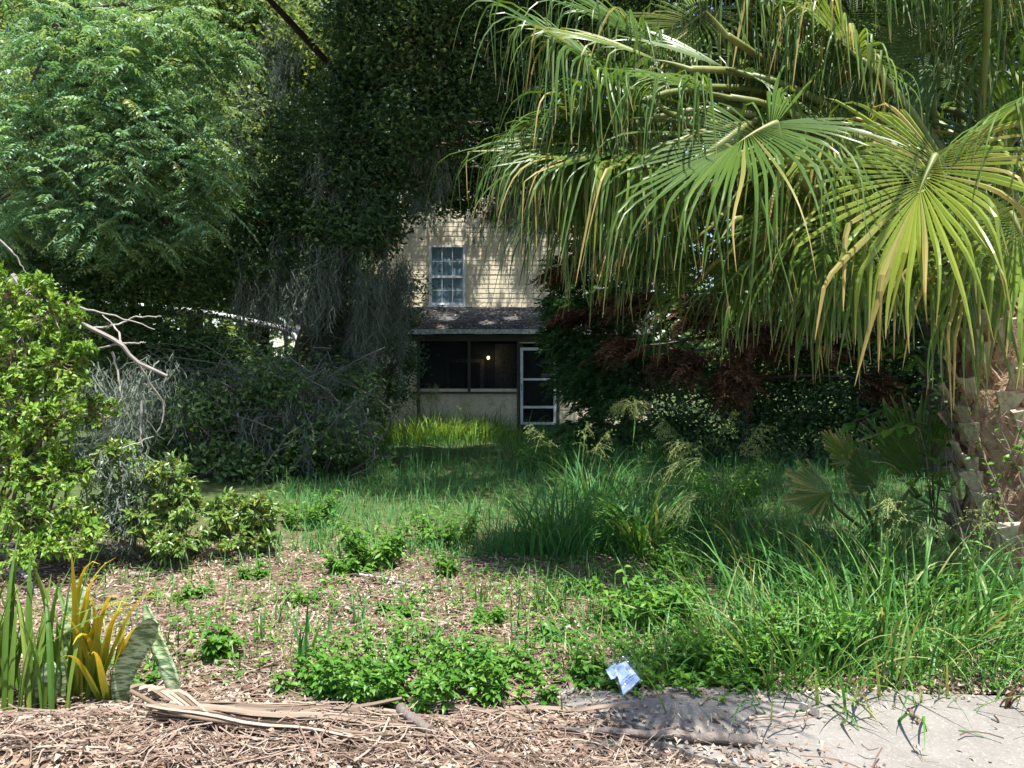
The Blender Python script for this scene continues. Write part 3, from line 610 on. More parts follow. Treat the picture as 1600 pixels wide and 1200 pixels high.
# shaded understorey left: between feathery tree and carport
us = [C(60, 430, 12.5, 1.4, 1.0, .9, 5000), C(180, 430, 13, 1.4, 1.0, .8, 5000), C(290, 430, 13.5, 1.2, 1.0, .8, 4500), C(330, 330, 14, .9, 1.0, .9, 3500), C(150, 340, 13.5, 1.5, 1.0, .9, 4500), C(30, 300, 13.5, 1.2, 1.0, 1.0, 3500), C(380, 470, 14.5, .6, .6, .45, 1500), C(60, 530, 11.5, 1.1, .8, .7, 3500), C(230, 180, 14.5, 1.6, 1.2, 1.2, 4000)]
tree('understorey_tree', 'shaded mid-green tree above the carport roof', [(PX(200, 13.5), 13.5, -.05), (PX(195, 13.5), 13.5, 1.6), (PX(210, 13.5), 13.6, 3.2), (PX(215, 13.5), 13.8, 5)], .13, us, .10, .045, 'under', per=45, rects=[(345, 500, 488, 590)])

# distant wood that closes the view
mb = MB(); n = 26000; x = R.uniform(-55, 60, n); z = R.random(n) ** .8 * (10 + 4 * np.sin(x * .35) + 2 * np.sin(x * .9 + 1)); y = R.uniform(44, 50, n)
put_leaves(mb, np.stack([x, y, z], 1), .8, .5)
tag(mb.build('distant_wood', M['bg']), 'far-off wood closing the view behind everything', 'wood', kind='stuff')
# ------------------------------------------------------------------ cedars right of the porch door
def spray_tree(name, label, trunk, r0, boughs, mat, n_per=26, Ls=.42, gaps=True, rects=None):
    """conifer: boughs carry flat drooping sprays of narrow leaflets"""
    trunk = np.asarray(trunk, float); root = thing(name, label, 'tree', trunk[0]); tb = MB(); tk = fine(trunk, 14, .015)
    tube(tb, tk, np.linspace(r0, r0 * .3, 14), 7, wob=.06); cb = MB()
    for c, rad, n in boughs:
        c = np.asarray(c, float); a = tk[np.argmin(np.linalg.norm(tk - c, axis=1) + (tk[:, 2] > c[2] + .4) * 3)]
        tube(tb, wobble(bez(a, (a + c) / 2 + [0, 0, .15], c, 6), .03), np.linspace(r0 * .3, .012, 6), 4, cap=False)
        n = int(n * 1.7); p = c + rdir(n) * (R.random(n) ** .45)[:, None] * np.asarray(rad)
        if gaps: p = p[sunkeep(p)]
        p = p[viewkeep(p, rects)]; n2 = len(p)
        if n2 == 0: continue
        d = nrm((p - a) * [1, 1, .3] + R.normal(size=(n2, 3)) * .5 + [0, 0, -.35]); NL = n_per; s = np.linspace(.05, 1, NL); L = Ls * R.uniform(.6, 1.2, n2)
        pos = p[:, None] + d[:, None] * (L[:, None] * s)[..., None] - np.array([0, 0, 1.]) * (L[:, None] * .25 * s ** 2)[..., None]
        sd = nrm(np.cross(d, [0, 0, 1.])); alt = np.where(np.arange(NL) % 2, 1, -1)[None, :, None]
        ld = sd[:, None] * alt * .8 + d[:, None] * .8 + R.normal(size=(n2, NL, 3)) * .3
        lw = (.4 + .8 * (1 - s))[None] * R.uniform(.7, 1.2, (n2, 1))
        leaves(cb, pos.reshape(-1, 3), ld.reshape(-1, 3), rdir(n2 * NL) + [0, 0, .6], (.14 * lw).ravel(), (.028 + .010 * R.random((n2 * NL))), np.repeat(R.random(n2), NL), .08)
    tb.build('trunk', M['bark'], root, True); cb.build('crown', M[mat], root); return root
x0 = PX(985, 15.6)
spray_tree('cedar_tree', 'feathery green cedar overlapping the right side of the screen door', [(x0, 15.6, -.05), (x0 + .03, 15.6, 1.5), (x0 - .02, 15.7, 3.0), (x0 + .1, 15.7, 4.6)], .09,
           [C(900, 430, 15.6, .45, .5, .3, 90), C(900, 480, 15.4, .5, .5, .35, 110), C(930, 560, 15.2, .65, .6, .4, 170), C(900, 590, 15.2, .4, .5, .3, 90), C(960, 480, 15.6, .6, .6, .6, 150), C(960, 620, 15.3, .6, .6, .4, 130), C(1010, 400, 15.8, .6, .6, .5, 120), C(890, 530, 15.2, .35, .4, .2, 60), C(1030, 560, 15.5, .6, .6, .6, 120), C(930, 390, 15.8, .5, .5, .35, 80), C(920, 670, 15.2, .5, .5, .25, 60), C(1000, 670, 15, .6, .5, .25, 60), C(880, 520, 15.2, .3, .3, .2, 40)], 'cedar', rects=[(600, 845, 340, 700), (600, 880, 555, 700)])
x1 = PX(1165, 13)
spray_tree('dead_cedar', 'dead rust-brown cedar hanging under the palm fronds', [(x1, 13, -.05), (x1 + .05, 13, 1.2), (x1 - .05, 13, 2.4), (x1, 13.1, 3.6)], .11,
           [C(1080, 490, 12.6, .6, .5, .22, 75), C(1000, 540, 12.6, .5, .4, .18, 50), C(1070, 560, 12.4, .45, .4, .2, 45), C(1190, 520, 12.4, .6, .5, .25, 60), C(1150, 590, 12.2, .3, .4, .28, 36), C(1130, 470, 12.6, .4, .3, .2, 30), C(1300, 540, 12, .5, .4, .2, 36), C(1370, 600, 11.6, .3, .3, .25, 20), C(890, 425, 14.4, .35, .3, .1, 26), C(910, 490, 14.3, .42, .3, .1, 34), C(1000, 470, 13.5, .5, .4, .18, 42), C(1250, 470, 12.5, .5, .4, .3, 36)], 'deadced', 24, .45)
# dark shrubs under the cedars and behind the palm
dk = [C(1060, 680, 13.5, .8, .7, .45, 2600), C(1180, 660, 13.2, .9, .7, .6, 3300), C(1300, 650, 12.6, .9, .7, .7, 3300), C(1400, 640, 12, .8, .7, .8, 3300), C(1250, 560, 13.5, 1.0, .7, .7, 3300), C(1130, 600, 14, .9, .7, .6, 2600), C(1460, 560, 12, .8, .7, .8, 2600), C(1550, 620, 11, .9, .7, .9, 3000), C(1360, 520, 13, .9, .7, .7, 2600), C(1010, 600, 15.4, .7, .5, .6, 1500)]
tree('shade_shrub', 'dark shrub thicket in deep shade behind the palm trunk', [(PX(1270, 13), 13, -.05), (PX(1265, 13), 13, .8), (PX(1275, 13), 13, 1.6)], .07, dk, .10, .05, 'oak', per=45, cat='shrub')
bh = [C(610, 600, 17.8, .5, .4, .5, 1500), C(640, 560, 18, .35, .35, .45, 900), C(560, 640, 17, .6, .5, .4, 1500), C(520, 590, 17.5, .5, .5, .5, 1300), C(640, 500, 18.4, .3, .3, .3, 700), C(645, 450, 18.6, .22, .25, .35, 420), C(600, 530, 17.6, .45, .4, .5, 1200)]
tree('porch_shrub', 'dark leafy shrub at the left edge of the porch screen', [(PX(600, 17.8), 17.8, -.05), (PX(605, 17.8), 17.8, .8), (PX(615, 17.8), 17.9, 1.8), (PX(635, 17.8), 18.1, 2.8)], .05, bh, .09, .045, 'oak', per=40, cat='shrub', rects=[(662, 862, 500, 700)])

# ------------------------------------------------------------------ thicket of dead brush with moss, left of the clearing
th = thing('brush_thicket', 'tangle of dead grey brush and moss below the carport', 'brush', (PX(380, 11.8), 11.8, 0))
tb = MB()
for _ in range(90):
    px = R.uniform(170, 560); Y = R.uniform(10.6, 13.2); top = 560 + 60 * ((px - 350) / 200) ** 2 + R.uniform(0, 90)
    a = np.array([PX(px, Y), Y, gz(0, Y)]); e = P(px + R.normal() * 70, top, Y + R.normal() * .5)
    mid = (a + e) / 2 + R.normal(size=3) * [.35, .2, .25]
    tube(tb, wobble(bez(a, mid, e, 7), .03), np.linspace(R.uniform(.006, .022), .003, 7), 4, cap=False)
for _ in range(160):
    px = R.uniform(230, 520); Y = R.uniform(10.8, 11.8); c = P(px, R.uniform(580, 700), Y); q = R.normal(size=3) * [.6, .3, .3]
    tube(tb, wobble(bez(c - q, c + R.normal(size=3) * [.3, .2, .35] + [0, 0, .2], c + q, 8), .02), np.linspace(.008, .003, 8), 3, cap=False)
tb.build('dead_stems', M['darktw'], th)
an = [P(R.uniform(170, 540), R.uniform(565, 660), R.uniform(10.7, 12.8)) for _ in range(120)]
moss(th, an, R.uniform(.35, 1.05, 120), 60, .16)
cb = MB(); p, _ = crown_pts([C(300, 600, 12.4, .9, .7, .45, 3200), C(400, 620, 12.2, .9, .7, .5, 3200), C(330, 690, 11.6, .9, .5, .35, 2200), C(450, 700, 11.6, .8, .5, .3, 2200), C(250, 690, 11.4, .7, .5, .35, 1800), C(300, 640, 10.9, .5, .3, .3, 900), C(420, 600, 11.0, .5, .3, .25, 900), C(500, 680, 11.0, .5, .3, .25, 1000), C(380, 720, 10.8, .7, .3, .18, 1000), C(540, 620, 12.4, .4, .4, .4, 1200), C(400, 575, 12.6, .8, .4, .3, 2200), C(320, 545, 12.8, .7, .4, .3, 1900), C(240, 530, 12.8, .7, .4, .35, 1900), C(460, 600, 12.8, .5, .4, .25, 1300), C(500, 650, 12.6, .7, .5, .5, 1800), C(540, 700, 12, .5, .5, .25, 900), C(240, 620, 12.6, .6, .5, .5, 1200), C(200, 560, 13, .8, .5, .5, 1500)], 40, .17)
put_leaves(cb, p, .10, .05); cb.build('foliage', M['under'], th)

# ------------------------------------------------------------------ sunlit shrubs at left
def shrub(name, label, base, stems, clumps, L, Wd, mat, per=16, sig=.07, moss_pts=None):
    root = thing(name, label, 'shrub', base); tb = MB(); lb = MB()
    for c, rad, n in clumps:
        c = np.asarray(c, float); b0 = np.asarray(base) + [R.normal() * .2, R.normal() * .15, 0]
        tube(tb, wobble(bez(b0, (b0 + c) / 2 + R.normal(size=3) * .12, c, 7), .02), np.linspace(.022, .006, 7), 5, cap=False)
        ns = max(3, int(2.1 * n / per)); tips = c + rdir(ns) * (R.random(ns) ** .4)[:, None] * np.asarray(rad)
        for tpt in tips:
            st = c + (tpt - c) * .25; path = wobble(bez(st, (st + tpt) / 2 + R.normal(size=3) * .05, tpt, 6), .008)
            tube(tb, path, np.linspace(.005, .002, 6), 3, cap=False)
            axis_ = nrm(path[-1] - path[2]); m_ = per
            u = R.random(m_) ** .6; pos = path[2] + (path[-1] - path[2]) * u[:, None] + R.normal(size=(m_, 3)) * .012
            d = nrm(rdir(m_) + axis_ * .9 + [0, 0, .15]); nn = nrm(R.normal(size=(m_, 3)) * .5 + axis_ * .4 + [0, -.1, 1])
            leaves8(lb, pos, d, nn, L * R.uniform(.6, 1.2, m_), Wd * R.uniform(.7, 1.2, m_), np.clip(R.random() * .6 + .4 * R.random(m_), 0, 1), .2, .2)
    tag(tb.build('stems', M['twig'], root), kind='stuff'); lb.build('foliage', M[mat], root)
    if moss_pts: moss(root, *moss_pts)
    return root
B = lambda px, py: np.array([PX(px, F * CH / (py - HOR)), F * CH / (py - HOR), 0.0])
shrub('leafy_shrub', 'tall bright green sunlit shrub at the left edge', B(20, 880), 8,
      [C(20, 470, 6.3, .32, .35, .25, 420), C(80, 490, 6.3, .28, .3, .22, 380), C(30, 560, 6.2, .38, .35, .3, 560), C(90, 570, 6.2, .22, .3, .28, 360), C(20, 640, 6.1, .35, .35, .3, 520), C(80, 660, 6.1, .3, .3, .25, 420), C(30, 720, 6.1, .4, .35, .25, 520), C(90, 740, 6.1, .28, .3, .2, 340), C(-40, 560, 6.2, .4, .4, .6, 500), C(-30, 700, 6.1, .4, .4, .5, 500), C(40, 800, 6.0, .5, .35, .22, 520), C(60, 860, 5.8, .4, .3, .12, 300), C(130, 540, 6.3, .1, .15, .08, 90), C(65, 440, 6.3, .1, .1, .08, 80), C(110, 830, 6, .3, .3, .15, 260)], .058, .026, 'shrub')
shrub('round_leaf_shrub', 'glossy low shrub with pale moss beside the tall left shrub', B(230, 870), 6,
      [C(150, 640, 6.5, .16, .25, .14, 170), C(200, 740, 6.5, .3, .3, .2, 380), C(260, 750, 6.5, .28, .3, .2, 380), C(290, 790, 6.5, .22, .3, .2, 320), C(170, 710, 6.4, .22, .25, .15, 220), C(210, 810, 6.4, .4, .3, .2, 420), C(280, 840, 6.3, .3, .3, .14, 320), C(150, 800, 6.4, .3, .3, .2, 300)], .07, .028, 'shrub2',
      moss_pts=([P(R.uniform(140, 240), R.uniform(690, 780), 6.3) for _ in range(16)], R.uniform(.15, .4, 16), 40, .08))
shrub('small_shrub', 'small leafy sapling right of the glossy low shrub', B(390, 865), 4, [C(350, 800, 6.6, .2, .25, .16, 240), C(400, 800, 6.6, .2, .2, .16, 240), C(370, 840, 6.5, .28, .25, .12, 260), C(420, 840, 6.6, .12, .15, .1, 100)], .075, .03, 'shrub2')
# dead branch reaching out of the left shrub
db = thing('dead_branch', 'bare grey dead branch reaching right out of the left shrub', 'branch', P(70, 470, 6.6)); b = MB()
def br(pts, r0, r1, Y=6.4, mb=None):
    q = fine([P(x, y, Y + dy) for x, y, dy in pts], 14, .004); tube(mb, q, np.linspace(r0, r1, 14), 6, wob=.06)
br([(20, 430, .2), (60, 480, .1), (110, 500, 0), (165, 524, 0), (190, 537, -.05), (215, 566, -.05), (262, 588, -.1)], .026, .014, mb=b); b.build('main_limb', M['greybr'], db)
for pts in ([(105, 474, .1), (150, 487, .1), (200, 500, .1), (242, 515, .1)], [(190, 537, 0), (160, 543, 0), (115, 560, .05)], [(140, 513, .1), (180, 508, .15), (210, 496, .2), (252, 494, .2)], [(190, 536, 0), (182, 515, .05), (160, 492, .1)], [(175, 550, .05), (185, 590, 0), (190, 620, 0), (185, 632, 0)], [(215, 566, 0), (235, 600, .1), (255, 630, .2), (253, 660, .2), (245, 675, .2)], [(190, 538, 0), (215, 536, 0), (228, 535, .05)], [(140, 712, -.1), (190, 700, -.1), (240, 682, -.1)], [(0, 375, .2), (25, 400, .2), (40, 425, .2)], [(222, 625, .1), (220, 680, .1), (224, 700, .1)]):
    b = MB(); br(pts, .010, .004, mb=b); b.build('side_twig', M['greybr'], db)
moss(db, [P(R.uniform(130, 250), R.uniform(540, 610), 7.2 + R.uniform(0, .8)) for _ in range(13)], R.uniform(.3, .9, 13), 55, .12)

# ------------------------------------------------------------------ cabbage palm
TX, TY = 3.72, 6.05
palm = thing('cabbage_palm', 'big cabbage palm with drooping fan fronds and booted trunk at right', 'palm tree', (TX, TY, 0))
TOP = np.array([TX, TY, 2.05])
m, t, out = newmat('palm_trunk_fibre')
nz = noise(t, 14, 5); nz2 = noise(t, 60, 4)
c = ramp(t, nz, [(.3, (.17, .105, .06)), (.55, (.36, .25, .155)), (.75, (.52, .42, .30))]); c = mixc(t, maprange(t, nz2, .5, .7, 0, .6), c, (.42, .34, .27))
principled(t, out, c, .9, .15, bump(t, nz2, .02)); M['fibre'] = m
b = MB(); zt_ = np.linspace(-.1, 2.2, 24); tube(b, np.stack([TX + .015 * np.sin(zt_ * 3), TY + .02 * np.cos(zt_ * 2), zt_], 1),   .285 + .02 * np.sin(zt_ * 7) + .04 * (zt_ < .3), 18, wob=.06); b.build('trunk', M['fibre'], palm, True)
# leaf bases ("boots"): forked stubs around the trunk
m, t, out = newmat('leaf_base')
al = attr(t, 'along'); rn = attr(t, 'rnd')
c = ramp(t, al, [(0, (.40, .20, .10)), (.35, (.46, .30, .18)), (.6, (.46, .40, .29)), (.9, (.44, .43, .28)), (1, (.55, .46, .34))])
c = mixc(t, maprange(t, noise(t, 24, 4), .45, .65, 0, .6), c, (.20, .14, .095)); c = mixc(t, maprange(t, rn, .6, 1, 0, .5), c, (.22, .26, .10))
principled(t, out, c, .75, .2, bump(t, noise(t, 90, 3), .006)); M['boot'] = m
def boot_mesh():
    mb = MB(); L = R.uniform(.28, .40); w0_ = R.uniform(.13, .17); sp = R.uniform(.055, .085); th_ = .026; jz = R.normal(size=4) * .018
    q = R.random(); K = 6
    for sg in (-1, 1):                                     # the two legs of the fork
        s = np.linspace(0, 1, K); x = sg * (sp * (1 - smooth01(s * 2.2)) + .022); w_ = .034 + .014 * s
        z = s * L; y = -.05 - .10 * s ** 1.4
        vo = [];
        for k in range(K):
            wk = w_[k] if s[k] < .6 else w_[k] + (w0_ * .5 - .03) * (s[k] - .6) / .4
            zj = jz * s[k] ** 3 * (1 if sg > 0 else -1); vo += [(x[k] - wk, y[k] + th_ * .5, z[k] + zj[0]), (x[k] + wk, y[k] + th_ * .5, z[k] + zj[1]), (x[k] + wk * .85, y[k] - th_ * .5, z[k] + zj[2]), (x[k] - wk * .85, y[k] - th_ * .5, z[k] + zj[3])]
        i = np.arange(K - 1)[:, None] * 4
        f = np.concatenate([i + np.array([[a, (a + 1) % 4, 4 + (a + 1) % 4, 4 + a]]) for a in range(4)])
        mb.add(vo, f, q, np.repeat(s, 4)); e = (K - 1) * 4
        mb.add(vo[e:e + 4], [(0, 1, 2, 3)], q, 1.0)
    return mb.mesh('leaf_base', M['boot'])
bm_ = [boot_mesh() for _ in range(7)]
def place_boot(me, az, z, tilt, sc, par):
    o = bpy.data.objects.new('leaf_base', me); COL.objects.link(o); o.parent = par
    o.rotation_euler = (tilt, R.normal() * .12, az + math.pi / 2)
    o.location = (.255 * math.cos(az), .255 * math.sin(az), z); o.scale = (sc, sc, sc)
k = 0
for z in np.arange(.05, 2.0, .08):
    for j in range(3):
        az = k * 2.39996 + R.normal() * .15; k += 1
        place_boot(bm_[k % 7], az, z + R.normal() * .03, R.uniform(-.06, .14), R.uniform(.62, .95), palm)
# loose fibre threads on the trunk
fb = MB(); n = 1100; az = R.random(n) * 6.28; z = R.uniform(0.05, 2.1, n); rr = .33 + R.random(n) * .05; K = 5
pts = np.zeros((n, K, 3)); da = R.normal(size=n) * .20; dz = R.normal(size=n) * .09; s = np.linspace(-1, 1, K)
for i_, u in enumerate(s):
    a_ = az + da * u; r_ = rr + .02 * R.random(n); pts[:, i_] = np.stack([TX + r_ * np.cos(a_), TY + r_ * np.sin(a_), z + dz * u], 1)
ribbons(fb, pts, .0035, nrm(R.normal(size=(n, 3)))); o = fb.build('trunk_fibres', M['straw'], palm); o['kind'] = 'stuff'

G = np.array([0, 0, -1.0])
PALMGAPS = [(P(1000, 800, 6.4), .26), (P(1040, 780, 6.45), .20), (P(965, 780, 6.4), .20), (np.array([TX - .12, TY - .33, 1.35]), .10), (np.array([TX - .22, TY - .3, .75]), .12), (np.array([TX + .12, TY - .34, .9]), .16)]
def frond(hub, c, n, L, mat='palm', nseg=78, phim=150, droop=1.0, kink=(.36, .80), costa=.45, parent=None, start=None, pet=True, cup=.22, wmax=.030, fuse=.36, K=13, cut=1.0, name='frond', pr=.024, ctl0=None):
    hub = np.asarray(hub, float); c = nrm(np.asarray(c, float)); n = np.asarray(n, float); n = nrm(n - c * (n @ c)); s = np.cross(c, n)
    ph = np.radians(np.linspace(-phim, phim, nseg)); ph = ph + R.normal(size=nseg) * .006
    cosL = costa * (1 - np.abs(ph) / ph.max()) ** 1.0 * L * .6
    org = hub + c * cosL[:, None] + G * (cosL[:, None] ** 2) * .5
    d0 = np.cos(ph)[:, None] * c + np.sin(ph)[:, None] * s + n * (cup * np.abs(np.sin(ph)))[:, None] + G * .12 * (cosL / max(costa * L * .6, 1e-6))[:, None]
    d0 = nrm(d0); dn = R.normal(size=(nseg, 3)) * .09 + np.repeat(R.normal(size=(nseg // 4 + 1, 3)), 4, 0)[:nseg] * .06
    et = nrm(-np.sin(ph)[:, None] * c + np.cos(ph)[:, None] * s)
    Ls = L * (.66 + .34 * np.cos(ph / 1.7)) * R.uniform(.72, 1.10, nseg)
    u = np.linspace(0, 1, K); k0 = R.uniform(*kink, nseg); kw = np.where(R.random(nseg) < .3, .06, R.uniform(.12, .34, nseg)); km = np.clip(R.uniform(.72, 1.0, nseg) * droop, 0, 1)
    kk = smooth01((u[None] - (k0 - kw)[:, None]) / (2 * kw)[:, None]) * km[:, None]
    lat = R.normal(size=(nseg, 3)) * [.17, .17, 0]
    d = nrm((d0[:, None] + dn[:, None] * smooth01((u - fuse * .7) / .3)[None, :, None]) * (1 - kk)[..., None] + (G + lat)[:, None] * kk[..., None] + G * (u ** 1.4 * .50 * droop)[None, :, None])
    st = d * (Ls / (K - 1))[:, None, None]
    pts = org[:, None] + np.concatenate([np.zeros((nseg, 1, 3)), np.cumsum(st[:, :-1], 1)], 1)
    okp = np.ones(nseg, bool)
    for c_, r_ in PALMGAPS:
        v_ = pts - c_; sv = v_ @ SUN; okp &= ~((sv > .9) & (np.linalg.norm(v_ - sv[..., None] * SUN, axis=-1) < r_)).any(1)
    dphi = 2 * ph.max() / nseg; wf = 2 * (u[None] * Ls[:, None] + .012) * math.tan(dphi / 2) * 1.10
    taper = np.clip((1 - u) / (1 - fuse), 0, 1) ** .75
    wd = np.minimum(wf, wmax * (.85 + .3 * R.random(nseg))[:, None]) * np.where(u < fuse, 1, .06 + .94 * taper)[None]
    tw = R.normal(size=nseg) * .5
    side = nrm(et[:, None] - d * np.sum(et[:, None] * d, -1, keepdims=True)); nor = np.cross(d, side); sg = np.sign(np.sum(nor * n, -1, keepdims=True)); 
    ang = (tw[:, None] * np.clip((u - .4) / .6, 0, 1)[None])[..., None]
    side2 = side * np.cos(ang) + nor * np.sin(ang); nor2 = np.cross(d, side2)
    rr = np.clip(R.normal(.45, .2) + R.normal(size=nseg) * .12, 0, 1)
    kc = max(4, int(K * cut)); mb = MB()
    dry = (R.random(nseg) < R.uniform(.0, .14)) & okp
    for msk, mt in ((~dry & okp, mat), (dry, 'palmtip')):
        if msk.sum() == 0: continue
        m2 = mb if mt == mat else MB()
        ribbons(m2, pts[msk][:, :kc], wd[msk][:, :kc], side2[msk][:, :kc], rr[msk], .32, nor2[msk][:, :kc])
        if mt != mat: drym = m2
    o = mb.build(name, M[mat], parent)
    if dry.any() and mat != 'palmd': drym.build('drying_segments', M['palmtip'], o)
    elif dry.any(): drym.build('outer_segments', M[mat], o)
    if pet:
        a = TOP + [R.normal() * .12, R.normal() * .12, R.uniform(-.25, .1)] if start is None else np.asarray(start, float)
        e = hub + c * .02; dist = np.linalg.norm(e - a); ctl = (e - n * .30 * dist - c * .10 * dist if n[1] < -.62 else e - c * .42 * dist + [0, 0, .10 * dist]) if ctl0 is None else np.array(ctl0)
        for _ in range(8):
            q = bez(a, ctl, e, 12); hit = False
            for c_, r_ in PALMGAPS:
                v_ = q - c_; sv = v_ @ SUN; hit |= bool(((sv > .5) & (np.linalg.norm(v_ - sv[:, None] * SUN, axis=1) < r_ * .8)).any())
            if not hit: break
            ctl = ctl + np.array([.06, .16, .10])
        q2 = np.array([hub + c * x * costa * L * .5 + G * (x * costa * L * .5) ** 2 * .5 - n * .008 for x in np.linspace(.1, 1, 5)])
        pb = MB(); tube(pb, np.vstack([q, q2]), np.concatenate([np.linspace(pr * 1.9, pr, 12), np.linspace(pr * .9, .003, 5)]), 7); pb.build('petiole', M['petiole'], o, True)
    return o
# fronds: hub pixel + depth, costa direction, upper-side normal, blade length, look
FR = [(1462, 240, 4.85, (-.50, -.30, -.72), (-.35, -.75, .50), 1.35, 'palmy', 1.0, 128),
      (1215, 190, 5.05, (-.78, -.25, -.30), (-.10, -.72, .70), 1.4, 'palm', 1.0, 150),
      (1470, 108, 5.7, (-.15, .15, .9), (.0, -.9, .3), 1.2, 'palmd', .8, 150),
      (1055, 225, 5.45, (-.97, -.15, .02), (-.05, -.60, .80), 1.35, 'palm', .9, 130),
      (1085, 110, 5.5, (-.85, -.10, .35), (.30, -.45, .85), 1.30, 'palm', .95, 140),
      (1140, 60, 5.5, (-.55, -.35, .55), (.3, -.5, .8), 1.25, 'palm', 1.0, 150),
      (1040, 330, 5.9, (-.80, -.10, -.50), (-.4, -.5, .75), 1.25, 'palm', 1.0, 130),
      (1150, 340, 5.7, (-.60, -.30, -.65), (-.4, -.6, .6), 1.25, 'palm', 1.0, 140),
      (1280, 300, 5.5, (-.45, -.40, -.70), (-.3, -.7, .5), 1.30, 'palm', 1.0, 140),
      (1350, 330, 5.3, (-.35, -.45, -.75), (-.2, -.7, .5), 1.25, 'palm', 1.0, 140),
      (1590, 170, 4.95, (.2, -.45, .2), (-.1, -.5, .85), 1.25, 'palm', 1.0, 150),
      (1580, 330, 5.0, (.05, -.50, -.75), (-.1, -.8, .5), 1.15, 'palmy', 1.0, 130),
      (1500, 350, 5.2, (-.15, -.50, -.80), (-.1, -.8, .5), 1.2, 'palm', 1.0, 130),
      (1330, 40, 5.9, (-.35, -.10, .75), (.1, -.8, .6), 1.25, 'palm', .9, 150),
      (1230, 20, 6.1, (-.55, .2, .6), (.3, -.5, .8), 1.3, 'palm', .95, 150),
      (1430, 330, 6.4, (-.5, .2, -.6), (-.3, -.6, .7), 1.2, 'palmd', 1.0, 140),
      (1230, 380, 6.5, (-.7, .15, -.5), (-.4, -.3, .8), 1.3, 'palmd', 1.0, 140),
      (1110, 420, 6.3, (-.75, .0, -.6), (-.5, -.4, .7), 1.1, 'palm', 1.0, 120),
      (1600, 20, 5.6, (.2, -.2, .9), (.0, -.8, .4), 1.25, 'palm', .9, 150),
      (1680, 250, 5.2, (.7, -.4, -.1), (.2, -.4, .9), 1.2, 'palm', 1.0, 150),
      (1750, 120, 6.0, (.9, .1, .3), (-.2, -.3, .9), 1.25, 'palm', 1.0, 150),
      (1700, 350, 6.6, (.7, .4, -.3), (.2, .3, .9), 1.2, 'palm', 1.0, 150),
      (1560, 120, 7.2, (.1, .8, .3), (0, -.3, .95), 1.25, 'palmd', 1.0, 150),
      (1380, 180, 7.0, (-.6, .6, .2), (.2, -.3, .95), 1.25, 'palmd', 1.0, 150),
      (1010, 190, 5.9, (-.95, .0, -.15), (-.2, -.5, .85), 1.15, 'palm', .95, 130),
      (1120, 230, 5.5, (-.85, -.25, -.3), (-.3, -.6, .75), 1.2, 'palm', 1.0, 140),
      (1180, 120, 5.7, (-.75, -.1, .3), (.2, -.6, .8), 1.2, 'palm', 1.0, 145),
      (1330, 200, 5.6, (-.6, -.3, -.2), (-.1, -.7, .7), 1.2, 'palm', 1.0, 145),
      (1040, 280, 6.2, (-.9, .1, -.3), (-.3, -.4, .85), 1.2, 'palm', 1.0, 130),
      (1260, 110, 6.4, (-.6, .3, .3), (.2, -.6, .8), 1.2, 'palmd', 1.0, 145),
      (1390, 300, 5.9, (-.4, -.2, -.5), (-.1, -.8, .6), 1.15, 'palm', 1.0, 140),
      (1560, 250, 5.7, (.1, -.3, .3), (0, -.8, .6), 1.2, 'palm', 1.0, 145),
      (1180, 400, 6.1, (-.6, -.1, -.7), (-.4, -.5, .6), 1.0, 'palm', 1.0, 120),
      (1300, 400, 5.9, (-.4, -.2, -.8), (-.2, -.7, .5), 1.0, 'palm', 1.0, 120)]
for (px, py, Y, c, n, L, mt, dr, phm) in FR:
    frond(P(px, py, Y), c, n, L * ((.74 if py > 290 and px < 1400 else .88) if c[2] < -.3 else 1.0), mt, phim=phm, droop=dr, parent=palm, nseg=60 if mt == 'palmy' else 78, wmax=.040 if mt == 'palmy' else .026, kink=(.40, .9) if mt == 'palmy' else (.26, .8), cup=.5 if mt == 'palmy' else R.uniform(.1, .35))
for q in [(890, 150, 5.6), (980, 130, 6.0), (1060, 180, 6.0), (1110, 290, 6.0), (1160, 190, 6.2), (1230, 260, 6.1), (1290, 150, 6.3), (1270, 340, 6.2), (1340, 260, 6.3), (1400, 60, 6.2), (1420, 200, 6.4), (1460, 400, 5.9), (1530, 60, 5.9), (1090, 20, 6.2), (1180, -20, 6.1), (1290, -30, 6.0), (1400, -40, 5.8), (1020, 60, 6.3), (1500, -40, 5.6), (1340, 90, 5.4), (930, 260, 6.2), (1060, 380, 6.5), (900, 200, 5.9), (960, 250, 5.6), (1040, 300, 5.7), (990, 170, 5.5), (880, 230, 6.3), (1100, 330, 5.9), (1000, 320, 6.3), (1130, 150, 5.3)]:
    h = P((q[0] if q[0] > 1040 else 1040 - (1040 - q[0]) * .55) + R.normal() * 15, q[1] + R.normal() * 15, q[2]); o_ = nrm(h - TOP); c = nrm(o_ * [1, 1, .5] + [0, 0, -.15 - .6 * (h[2] < 2.9)] + R.normal(size=3) * .2); n = nrm(np.array([0, -.35, 1.0]) + R.normal(size=3) * .25)
    frond(h, c, n, R.uniform(1.0, 1.22) * (.76 if h[2] < 2.9 else 1), 'palm' if R.random() < .8 else 'palmd', phim=R.uniform(120, 150), parent=palm, wmax=.025, cup=R.uniform(.1, .4), kink=(.28, .7), pr=.020)
# frond reaching towards the drive (its shadow falls on the concrete)
frond((1.35, 2.75, 4.0), (-.6, -.5, .0), (0, -.2, 1), .85, 'palm', parent=palm, droop=.45, ctl0=(3.3, 5.1, 5.2), pr=.014)
